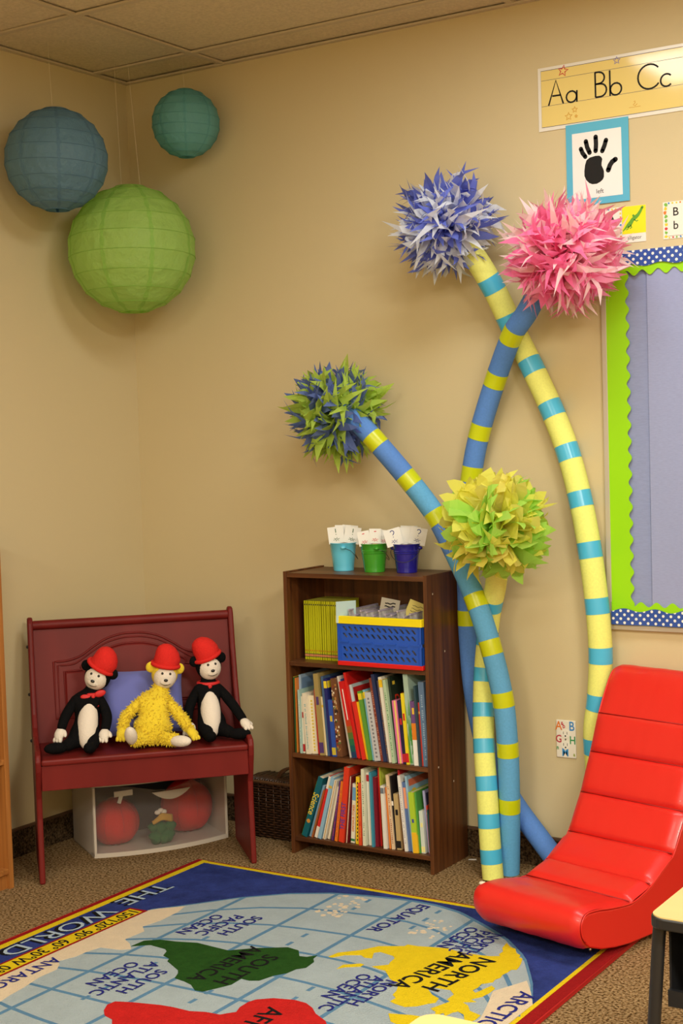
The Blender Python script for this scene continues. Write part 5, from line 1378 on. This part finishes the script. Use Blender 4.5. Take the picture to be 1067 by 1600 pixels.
# local: x across, y back (-y forward), z up.   profile in (s = forward, z)
seam = [(-0.722, 0.700), (-0.580, 0.583), (-0.533, 0.466), (-0.477, 0.346), (-0.411, 0.233), (-0.298, 0.169), (-0.196, 0.142), (-0.100, 0.150)]
crest = [(-0.735, 0.660), (-0.725, 0.700), (-0.702, 0.721), (-0.672, 0.722), (-0.640, 0.695)]
rows = []      # (s, z, puffkey)
def seg(a, b, n, bulge):
    out = []
    a, b = Vector(a), Vector(b); nrm = Vector((-(b - a).y, (b - a).x)).normalized()
    if nrm.y < 0 and abs(nrm.y) > 0.3 or nrm.x < 0 and abs(nrm.y) <= 0.3: nrm = -nrm
    for i in range(n + 1):
        t = i / n; k = (1 - (2 * t - 1) ** 6) ** 0.5 if 0 < t < 1 else 0
        out.append((a.lerp(b, t), nrm, k * bulge))
    return out
def panel(a, b, n, bulge, nu=22, curve=None):
    """tufted cushion panel between two seams, rounded at its long edges"""
    mb = MB(); vs = []
    S_ = seg(a, b, n, bulge) if curve is None else curve
    for p, nrm, k in S_:
        for i in range(nu + 1):
            u = i / nu; e = min(u, 1 - u); ed = min(1, e / 0.09); rd = math.sqrt(max(0, 1 - (1 - ed) ** 2))
            off = k * (0.25 + 0.75 * rd) - 0.006 * (1 - rd)
            wr = 0.0009 * math.sin(u * 31 + p.x * 40) * math.sin(u * 13 + p.y * 25)
            q = p + nrm * (off + wr)
            vs.append((u * CW, -q.x, q.y))
    m = len(S_)
    return mb.add(vs, [(j * (nu + 1) + i, (j + 1) * (nu + 1) + i, (j + 1) * (nu + 1) + i + 1, j * (nu + 1) + i + 1) for j in range(m - 1) for i in range(nu)])
def curve_pts(pts, n):
    P = spline([(a, b, 0) for a, b in pts], n); out = []
    for i, p in enumerate(P):
        a = P[max(0, i - 1)]; b = P[min(len(P) - 1, i + 1)]; d = (b - a).normalized()
        out.append((Vector((p.x, p.y)), Vector((-d.y, d.x)), 0.004))
    return out
top = curve_pts([(-0.738, 0.640), (-0.728, 0.695), (-0.702, 0.722), (-0.668, 0.716), (-0.636, 0.680), (-0.606, 0.630), (-0.580, 0.583)], 4)
top = [(p, n, 0.004 * (1 - (i / (len(top) - 1)) ** 6)) for i, (p, n, k) in enumerate(top)]
panel(None, None, 0, 0, curve=top).build('cushion_panel', CRED, chair, smooth=True, local=True)
for k in range(1, 6):
    panel(seam[k], seam[k + 1], 13, 0.0135).build('cushion_panel', CRED, chair, smooth=True, local=True)
for k in range(1, 7):
    p0 = seam[k]; off = 0.0012
    MB().tube([(0.004, -p0[0] - off, p0[1] + off), (CW - 0.004, -p0[0] - off, p0[1] + off)], 0.0016, 6).build('seam_welt', SEAMR, chair, smooth=True, local=True)
lip = curve_pts([(-0.196, 0.142), (-0.150, 0.1475), (-0.105, 0.152), (-0.045, 0.163), (0.010, 0.166), (0.036, 0.154), (0.046, 0.128), (0.042, 0.100), (0.026, 0.075), (0.004, 0.058)], 4)
lip = [(p, n, 0.006 * min(1, i / 6)) for i, (p, n, k) in enumerate(lip)]
panel(None, None, 0, 0, curve=lip).build('front_cushion', CRED, chair, smooth=True, local=True)
sideprof = [(-0.738, 0.640), (-0.728, 0.690), (-0.702, 0.712), (-0.668, 0.706), (-0.640, 0.675), (-0.588, 0.583), (-0.541, 0.466), (-0.486, 0.344), (-0.418, 0.231), (-0.388, 0.212), (-0.345, 0.188), (-0.298, 0.161), (-0.250, 0.144), (-0.196, 0.134), (-0.105, 0.143), (-0.045, 0.153), (0.004, 0.156), (0.026, 0.146), (0.036, 0.126), (0.033, 0.100), (0.020, 0.078), (0.000, 0.060),
            (-0.056, 0.040), (-0.120, 0.028), (-0.191, 0.0205), (-0.286, 0.0195), (-0.432, 0.023), (-0.520, 0.032), (-0.580, 0.055), (-0.612, 0.110), (-0.640, 0.230), (-0.668, 0.370), (-0.698, 0.500), (-0.726, 0.590)]
for x0, x1, b in ((0.0, 0.012, -0.006), (CW - 0.012, CW, 0.006)):
    fr = (V(0, 0, 0), V(0, -1, 0), V(0, 0, 1), V(1, 0, 0))
    MB().prism(sideprof, fr, x0, x1).build('side_panel', CRED, chair, local=True, bevel=0.005, smooth=35)
i0 = sideprof.index((0.000, 0.060))
mb = MB(); und = sideprof[i0:] + [sideprof[0]]
mb.add([(x, -a, b) for a, b in und for x in (0.006, CW - 0.006)], [(2 * i, 2 * i + 1, 2 * i + 3, 2 * i + 2) for i in range(len(und) - 1)])
mb.build('underside', CRED, chair, smooth=True, local=True)
for x in (-0.0005, CW + 0.0005):
    P = spline([(x, -a, b + 0.003) for a, b in sideprof[1:21]], 3)
    MB().tube(P, 0.0026, 6).build('piping', CRED, chair, smooth=True, local=True)
TEAR = mat('bare_foam', (0.75, 0.66, 0.50), 0.9)
MB().ball((0.006, -0.006, 0.164), (0.013, 0.009, 0.006), 12, 8).build('torn_corner', TEAR, chair, smooth=True, local=True)['label'] = 'torn corner showing pale foam'
for y in (0.20, 0.38):
    MB().span((0.05, y - 0.015, 0.0125), (CW - 0.05, y + 0.015, 0.0215)).build('base_slat', DARKMETAL, chair, local=True, bevel=0.002)
MB().ball((CW - 0.01, 0.015, 0.050), 0.0045, 10, 6).build('stud', STEEL, chair, smooth=True, local=True)

# ================================================================== student desks
LAM = mat('maple_laminate', srgb(214, 184, 122), 0.45, 0.4, noise=(3, 0.05, (0.3, 4, 1)))
EDGE = mat('black_desk_edge', (0.014, 0.013, 0.013), 0.35, 0.5)
BOXM = mat('black_book_box', (0.010, 0.010, 0.011), 0.4, 0.4)
def rrect(x0, y0, x1, y1, r, n=7):
    out = []
    for cx, cy, a in ((x1 - r, y1 - r, 0), (x0 + r, y1 - r, 90), (x0 + r, y0 + r, 180), (x1 - r, y0 + r, 270)):
        out += arc(cx, cy, r, a, a + 90, n)
    return out
LEGI = 0.012
def desk(x0, y0, x1, y1, label):
    t = thing('student_desk', label, 'desk', ((x0 + x1) / 2, (y0 + y1) / 2, 0), 0, 'student desks')
    fr = floor_frame(0, 0, 0, 0)
    MB().prism(rrect(x0, y0, x1, y1, 0.030), fr, 0.576, 0.5975).build('edge_band', EDGE, t, bevel=0.003)
    MB().prism(rrect(x0 + 0.003, y0 + 0.003, x1 - 0.003, y1 - 0.003, 0.028), fr, 0.5975, 0.600).build('desktop', LAM, t)
    bx, by = x0 + 0.024, y0 + 0.050
    b = MB().span((bx, by, 0.424), (x1 - 0.024, y1 - 0.035, 0.430))
    b.span((bx, by, 0.430), (bx + 0.004, y1 - 0.035, 0.576)).span((x1 - 0.028, by, 0.430), (x1 - 0.024, y1 - 0.035, 0.576)).span((bx + 0.004, y1 - 0.039, 0.430), (x1 - 0.028, y1 - 0.035, 0.576))
    b.span((bx, by - 0.010, 0.420), (x1 - 0.024, by, 0.451))
    b.build('book_box', BOXM, t)
    for sx, xx in ((-1, x0 + LEGI), (1, x1 - LEGI)):
        for sy, yy in ((-1, y0 + 0.036), (1, y1 - 0.020)):
            lg = MB().tube([(xx, yy, 0.574), (xx + sx * 0.003, yy + sy * 0.002, 0.53), (xx + sx * 0.018, yy + sy * 0.008, 0.30), (xx + sx * 0.034, yy + sy * 0.014, 0.012)], 0.0125, 14).build('leg', EDGE, t, smooth=50)
            MB().lathe([(0.0, 0.0), (0.015, 0.0), (0.0165, 0.008), (0.014, 0.02), (0.0, 0.02)], 14, (xx + sx * 0.0345, yy + sy * 0.014, 0.0), caps=False).build('glide', EDGE, lg, smooth=40)
    return t
desk(2.885, -1.992, 3.495, -1.535, 'maple topped student desk with black edge, right of the red chair')
desk(2.745, -3.030, 3.355, -2.568, 'maple topped student desk whose corner just shows at the bottom edge')

# ================================================================== world map rug
RXo, RYo, RZo = 0.646, -0.515, 0.0105
RW, RL = 1.652, 2.31
RF = (V(RXo, RYo, RZo), V(0, -1, 0), V(1, 0, 0), V(0, 0, 1))        # u away from the far edge, v to the right
def pile(name, col, k=0.10, s=26): return mat(name, col, 0.95, 0.1, noise=(s, k * 1.3, (1, 1, 1), 15), bump=(240, 1.0, 0.006))
R_BLUE = pile('rug_blue', srgb(46, 60, 126), 0.40, 7); R_SEA = pile('rug_sea', srgb(166, 180, 186), 0.08, 9); R_GRID = pile('rug_grid', srgb(92, 134, 168), 0.1)
R_ICE = pile('rug_cream', srgb(222, 204, 176), 0.05); R_GREEN = pile('rug_green', srgb(36, 76, 26), 0.22, 30); R_RED = pile('rug_red', srgb(196, 34, 32), 0.12, 30)
R_YEL = pile('rug_yellow', srgb(226, 198, 28), 0.06); R_DRED = pile('rug_dark_red', srgb(150, 24, 26), 0.08); R_INK = pile('rug_navy', srgb(40, 44, 128), 0.1); R_BLK = pile('rug_black', srgb(24, 24, 26), 0.1); R_LIGHT = pile('rug_pale_blue', srgb(176, 196, 212), 0.05); R_BIND = mat('rug_binding', srgb(205, 30, 32), 0.7, 0.3, bump=(300, 0.4, 0.002))
rug = thing('rug', 'large blue world map rug with continents and place names on the carpet', 'rug', (RXo + RW / 2, RYo - RL / 2, 0))
fr0 = floor_frame(0, 0, 0, 0)
MB().span((RXo, RYo - RL, 0.0005), (RXo + RW, RYo, RZo)).build('blue_field', R_BLUE, rug)
MB().tube([(RXo, RYo, 0.006), (RXo + RW, RYo, 0.006), (RXo + RW, RYo - RL, 0.006), (RXo, RYo - RL, 0.006)], 0.0062, 8, closed=True).build('binding', R_BIND, rug, smooth=True)
lay = 0.0010
def rpoly(name, pts, m, z0, z1): return MB().prism(pts, RF, z0, z1).build(name, m, rug)
def band(name, m, v0, v1, u0, u1, z=lay): return rpoly(name, [(u0, v0), (u1, v0), (u1, v1), (u0, v1)], m, -0.002, z)
band('red_border', R_DRED, 0.001, 0.020, 0.001, RL); band('yellow_border', R_YEL, 0.020, 0.044, 0.001, RL)
band('yellow_border', R_YEL, 0.044, RW, 0.0045, 0.022, lay * 0.8); band('red_border', R_DRED, 0.0, RW, -0.001, 0.0045, lay * 0.9)
band('yellow_border', R_YEL, 1.598, 1.612, 0.022, RL); band('red_border', R_DRED, 1.612, 1.650, 0.0, RL, lay * 1.1)
UC = 1.155
edge_tab = [(0.208, 0.50), (0.226, 0.482), (0.278, 0.419), (0.389, 0.275), (0.510, 0.165), (0.633, 0.096), (0.763, 0.062), (0.890, 0.042), (0.991, 0.044), (1.092, 0.070), (1.210, 0.140), (1.320, 0.213), (1.436, 0.330), (1.533, 0.490), (1.598, 0.63)]
def ue(v):
    for (a, p), (b, q) in zip(edge_tab, edge_tab[1:]):
        if v <= b: return p + (q - p) * max(0, (v - a)) / (b - a)
    return edge_tab[-1][1]
vs_ = [0.208 + (1.598 - 0.208) * i / 46 for i in range(47)]
def oval(ins):
    left = [(ue(v) + ins, v) for v in vs_]; return left + [(2 * UC - a, v) for a, v in left[::-1]]
rpoly('map_outline', oval(0.0), R_GRID, -0.002, lay * 0.9)
rpoly('sea', oval(0.016), R_SEA, -0.002, lay * 1.4)
for v in (0.404, 0.657, 0.902, 1.160, 1.415):
    MB().ribbon([(ue(v) + 0.01, v), (2 * UC - ue(v) - 0.01, v)], 0.014, RF, 0.0, lay * 1.7).build('parallel_line', R_GRID, rug)
for j in range(1, 12):
    k = 1 - j / 6.0
    MB().ribbon([(UC - (UC - ue(v)) * k, v) for v in vs_[2:]], 0.013, RF, 0.0, lay * 1.6).build('meridian_line', R_GRID, rug)
for v, us in ((0.53, (0.62, 0.70, 0.78, 0.86, 0.98, 1.06, 1.14)), (0.78, (0.10, 0.18, 0.46, 0.54, 0.62)), (1.03, (0.09, 0.17, 0.25, 0.80, 0.88)), (0.80, (0.95, 1.02))):
    for u in us:
        MB().ribbon([(u, v), (u + 0.032, v)], 0.012, RF, 0.0, lay * 1.7).build('tropic_dash', R_GRID, rug)
ICE = [(0.520, 0.208), (0.490, 0.228), (0.432, 0.288), (0.486, 0.303), (0.578, 0.307), (0.645, 0.293), (0.676, 0.326), (0.759, 0.321), (0.779, 0.357), (0.813, 0.393), (0.834, 0.368), (0.846, 0.303), (0.89, 0.292), (0.936, 0.29), (0.989, 0.271), (1.007, 0.292), (1.039, 0.313), (1.109, 0.312), (1.181, 0.328), (1.243, 0.335), (1.288, 0.345), (1.45, 0.33), (1.62, 0.36), (1.80, 0.30), (1.82, 0.215), (1.157, 0.208)]
SAM = [(0.796, 0.377), (0.742, 0.381), (0.712, 0.418), (0.702, 0.472), (0.681, 0.535), (0.684, 0.58), (0.689, 0.655), (0.67, 0.676), (0.635, 0.715), (0.585, 0.795), (0.592, 0.837), (0.629, 0.865), (0.624, 0.887), (0.599, 0.907), (0.626, 0.911), (0.646, 0.927), (0.694, 0.932), (0.717, 0.914), (0.755, 0.908), (0.787, 0.886), (0.835, 0.872), (0.848, 0.848), (0.847, 0.82), (0.895, 0.822), (0.939, 0.801), (0.973, 0.783), (0.975, 0.759), (0.948, 0.724), (0.938, 0.693), (0.932, 0.654), (0.899, 0.639), (0.88, 0.623), (0.84, 0.552), (0.822, 0.544), (0.81, 0.512), (0.779, 0.499), (0.766, 0.482), (0.76, 0.421), (0.781, 0.396)]
AFR = [(1.255, 0.712), (1.233, 0.693), (1.223, 0.658), (1.199, 0.634), (1.166, 0.616), (1.139, 0.62), (1.121, 0.666), (1.1, 0.743), (1.095, 0.782), (1.095, 0.837), (1.079, 0.878), (1.075, 0.922), (1.064, 0.929), (1.041, 0.948), (1.011, 0.937), (0.974, 0.936), (0.949, 0.944), (0.919, 0.98), (0.902, 1.036), (0.905, 1.075), (0.924, 1.108), (0.951, 1.136), (0.978, 1.184), (0.991, 1.196), (1.06, 1.235), (1.14, 1.225), (1.24, 1.20), (1.32, 1.10), (1.40, 1.03), (1.37, 0.95), (1.32, 0.86), (1.30, 0.78)]
NAM = [(0.593, 0.941), (0.553, 0.948), (0.505, 0.995), (0.453, 1.024), (0.417, 1.09), (0.401, 1.092), (0.4, 1.124), (0.388, 1.16), (0.375, 1.212), (0.385, 1.257), (0.380, 1.314), (0.374, 1.345), (0.359, 1.37), (0.348, 1.36), (0.323, 1.361), (0.298, 1.346), (0.255, 1.339), (0.281, 1.363), (0.287, 1.383), (0.318, 1.401), (0.326, 1.417), (0.346, 1.423), (0.348, 1.434), (0.382, 1.446), (0.409, 1.453), (0.431, 1.456), (0.438, 1.443), (0.46, 1.443), (0.485, 1.439), (0.505, 1.443), (0.524, 1.436), (0.543, 1.44), (0.569, 1.419), (0.597, 1.422), (0.62, 1.418), (0.633, 1.433), (0.568, 1.448), (0.581, 1.465), (0.615, 1.466), (0.646, 1.461), (0.678, 1.442), (0.686, 1.463), (0.705, 1.432), (0.717, 1.455), (0.746, 1.476), (0.759, 1.513), (0.79, 1.514), (0.806, 1.509), (0.813, 1.496), (0.774, 1.472), (0.764, 1.450), (0.775, 1.442), (0.804, 1.435), (0.79, 1.422), (0.818, 1.412), (0.793, 1.401), (0.781, 1.379), (0.717, 1.402), (0.707, 1.388), (0.669, 1.388), (0.646, 1.364), (0.655, 1.300), (0.665, 1.305), (0.698, 1.338), (0.712, 1.366), (0.74, 1.372), (0.756, 1.358), (0.783, 1.342), (0.803, 1.315), (0.797, 1.282), (0.789, 1.263), (0.763, 1.265), (0.748, 1.246), (0.719, 1.241), (0.682, 1.225), (0.653, 1.181), (0.608, 1.139), (0.606, 1.117), (0.599, 1.091), (0.566, 1.125), (0.548, 1.119), (0.515, 1.115), (0.5, 1.101), (0.49, 1.052), (0.504, 1.039), (0.545, 1.058), (0.55, 1.035), (0.538, 1.016), (0.56, 0.975), (0.594, 0.953)]
CUBA = [(0.661, 1.013), (0.627, 1.012), (0.595, 1.051), (0.597, 1.063), (0.614, 1.063), (0.64, 1.026)]
ARCT = [(0.49, 1.515), (0.60, 1.468), (0.70, 1.500), (0.78, 1.522), (0.95, 1.510), (1.2, 1.522), (1.5, 1.505), (1.70, 1.515), (1.68, 1.598), (0.63, 1.598), (0.56, 1.560)]
GRL = [(0.86, 1.30), (0.90, 1.33), (0.93, 1.42), (1.00, 1.49), (0.93, 1.505), (0.84, 1.50), (0.83, 1.44), (0.84, 1.36)]
rpoly('antarctic_ice', ICE, R_ICE, -0.002, lay * 2.0); rpoly('arctic_ice', ARCT, R_ICE, -0.002, lay * 2.0)
rpoly('continent', SAM, R_GREEN, -0.002, lay * 2.6)['label'] = 'dark green South America'
rpoly('continent', AFR, R_RED, -0.002, lay * 2.6)['label'] = 'red Africa'
rpoly('continent', NAM, R_YEL, -0.002, lay * 2.6)['label'] = 'yellow North America'
rpoly('island', CUBA, R_YEL, -0.002, lay * 2.6); rpoly('island', GRL, R_YEL, -0.002, lay * 2.5)
r = random.Random(3)
def islets(u0, v0, u1, v1, n):
    mb = MB()
    for k in range(n):
        u, v = r.uniform(u0, u1), r.uniform(v0, v1); q = r.uniform(0.005, 0.013)
        mb.prism([(u + q * r.uniform(0.5, 1) * math.cos(a), v + q * r.uniform(0.5, 1) * math.sin(a)) for a in [i * 2 * PI / 7 for i in range(7)]], RF, 0.0, lay * (1.9 + 0.012 * k))
    tag(mb.build('islets', R_ICE, rug), None, None, kind='stuff')
islets(0.09, 0.68, 0.30, 0.79, 34); islets(0.17, 1.04, 0.32, 1.13, 26)
# lower degree strip
rpoly('degree_strip', [(0.528, 0.140), (1.80, 0.130), (1.80, 0.211), (0.523, 0.211)], R_DRED, -0.002, lay * 2.2)
rpoly('degree_strip_field', [(0.538, 0.149), (1.79, 0.139), (1.79, 0.201), (0.540, 0.201)], R_YEL, -0.002, lay * 2.6)
def rug_text(body, size, u, v, m, rot=0.0, z=3.2, sx=1.0, bold=0.0008, name='lettering', shear=0.0):
    add_text(MB(), body, size, RF, lay * z, (u, v), rot, bold, sx, shear).build(name, m, rug)
for w_, u, v in (('150°', 0.592, 0.174), ('120°', 0.690, 0.174), ('90°', 0.792, 0.173), ('60°', 0.888, 0.172), ('30°W', 1.005, 0.171), ('0°', 1.115, 0.170), ('30°E', 1.220, 0.170), ('60°', 1.32, 0.170)):
    rug_text(w_, 0.060, u, v, R_BLK, z=3.2, sx=0.92)
for w_, u, v, rt in (('THE', 0.400, 0.088, -0.05), ('WORLD', 0.800, 0.092, -0.02)):
    rug_text(w_, 0.098, u + 0.008, v - 0.008, R_BLK, rot=rt, z=1.6, sx=1.25, bold=0.001, name='lettering_shadow')
    rug_text(w_, 0.098, u, v, R_LIGHT, rot=rt, z=2.2, sx=1.25, bold=0.0)
rug_text('ANTARCTICA', 0.062, 1.170, 0.255, R_INK, rot=0.0, sx=1.0)
rug_text('SOUTH', 0.056, 0.500, 0.556, R_INK, rot=-0.04); rug_text('PACIFIC', 0.056, 0.525, 0.496, R_INK, rot=-0.04); rug_text('OCEAN', 0.056, 0.548, 0.438, R_INK, rot=-0.04)
rug_text('SOUTH', 0.056, 0.995, 0.588, R_INK); rug_text('ATLANTIC', 0.056, 1.000, 0.532, R_INK); rug_text('OCEAN', 0.056, 0.990, 0.478, R_INK)
rug_text('SOUTH', 0.074, 0.785, 0.790, R_BLK, rot=-0.04, bold=0.001); rug_text('AMERICA', 0.074, 0.775, 0.712, R_BLK, rot=-0.03, bold=0.001, sx=0.95)
rug_text('AFRICA', 0.085, 1.115, 1.030, R_BLK, rot=0.0, bold=0.001)
rug_text('EQUATOR', 0.060, 0.212, 0.950, R_INK, rot=-0.10)
rug_text('NORTH', 0.056, 0.300, 1.280, R_INK, rot=-0.03); rug_text('PACIFIC', 0.056, 0.295, 1.238, R_INK, rot=-0.03); rug_text('OCEAN', 0.056, 0.282, 1.192, R_INK, rot=-0.03)
rug_text('NORTH', 0.080, 0.535, 1.330, R_BLK, rot=-0.14, bold=0.0015); rug_text('AMERICA', 0.080, 0.545, 1.250, R_BLK, rot=-0.16, bold=0.0015, sx=0.95)
rug_text('NORTH', 0.056, 0.762, 1.190, R_INK, rot=-0.06); rug_text('ATLANTIC', 0.056, 0.790, 1.145, R_INK, rot=-0.06); rug_text('OCEAN', 0.056, 0.755, 1.105, R_INK, rot=-0.06)
rug_text('ARCTIC OCEAN', 0.072, 0.830, 1.548, R_INK, rot=-0.03, bold=0.001)

# ================================================================== small litter
t = thing('paper_scrap', 'tiny white paper scrap on the carpet behind the dark bookcase', 'scrap', (1.500, -0.050, 0))
MB().prism([(1.486, -0.058), (1.512, -0.048), (1.508, -0.040), (1.488, -0.050)], fr0, 0.0005, 0.003).build('paper', WHITE, t)
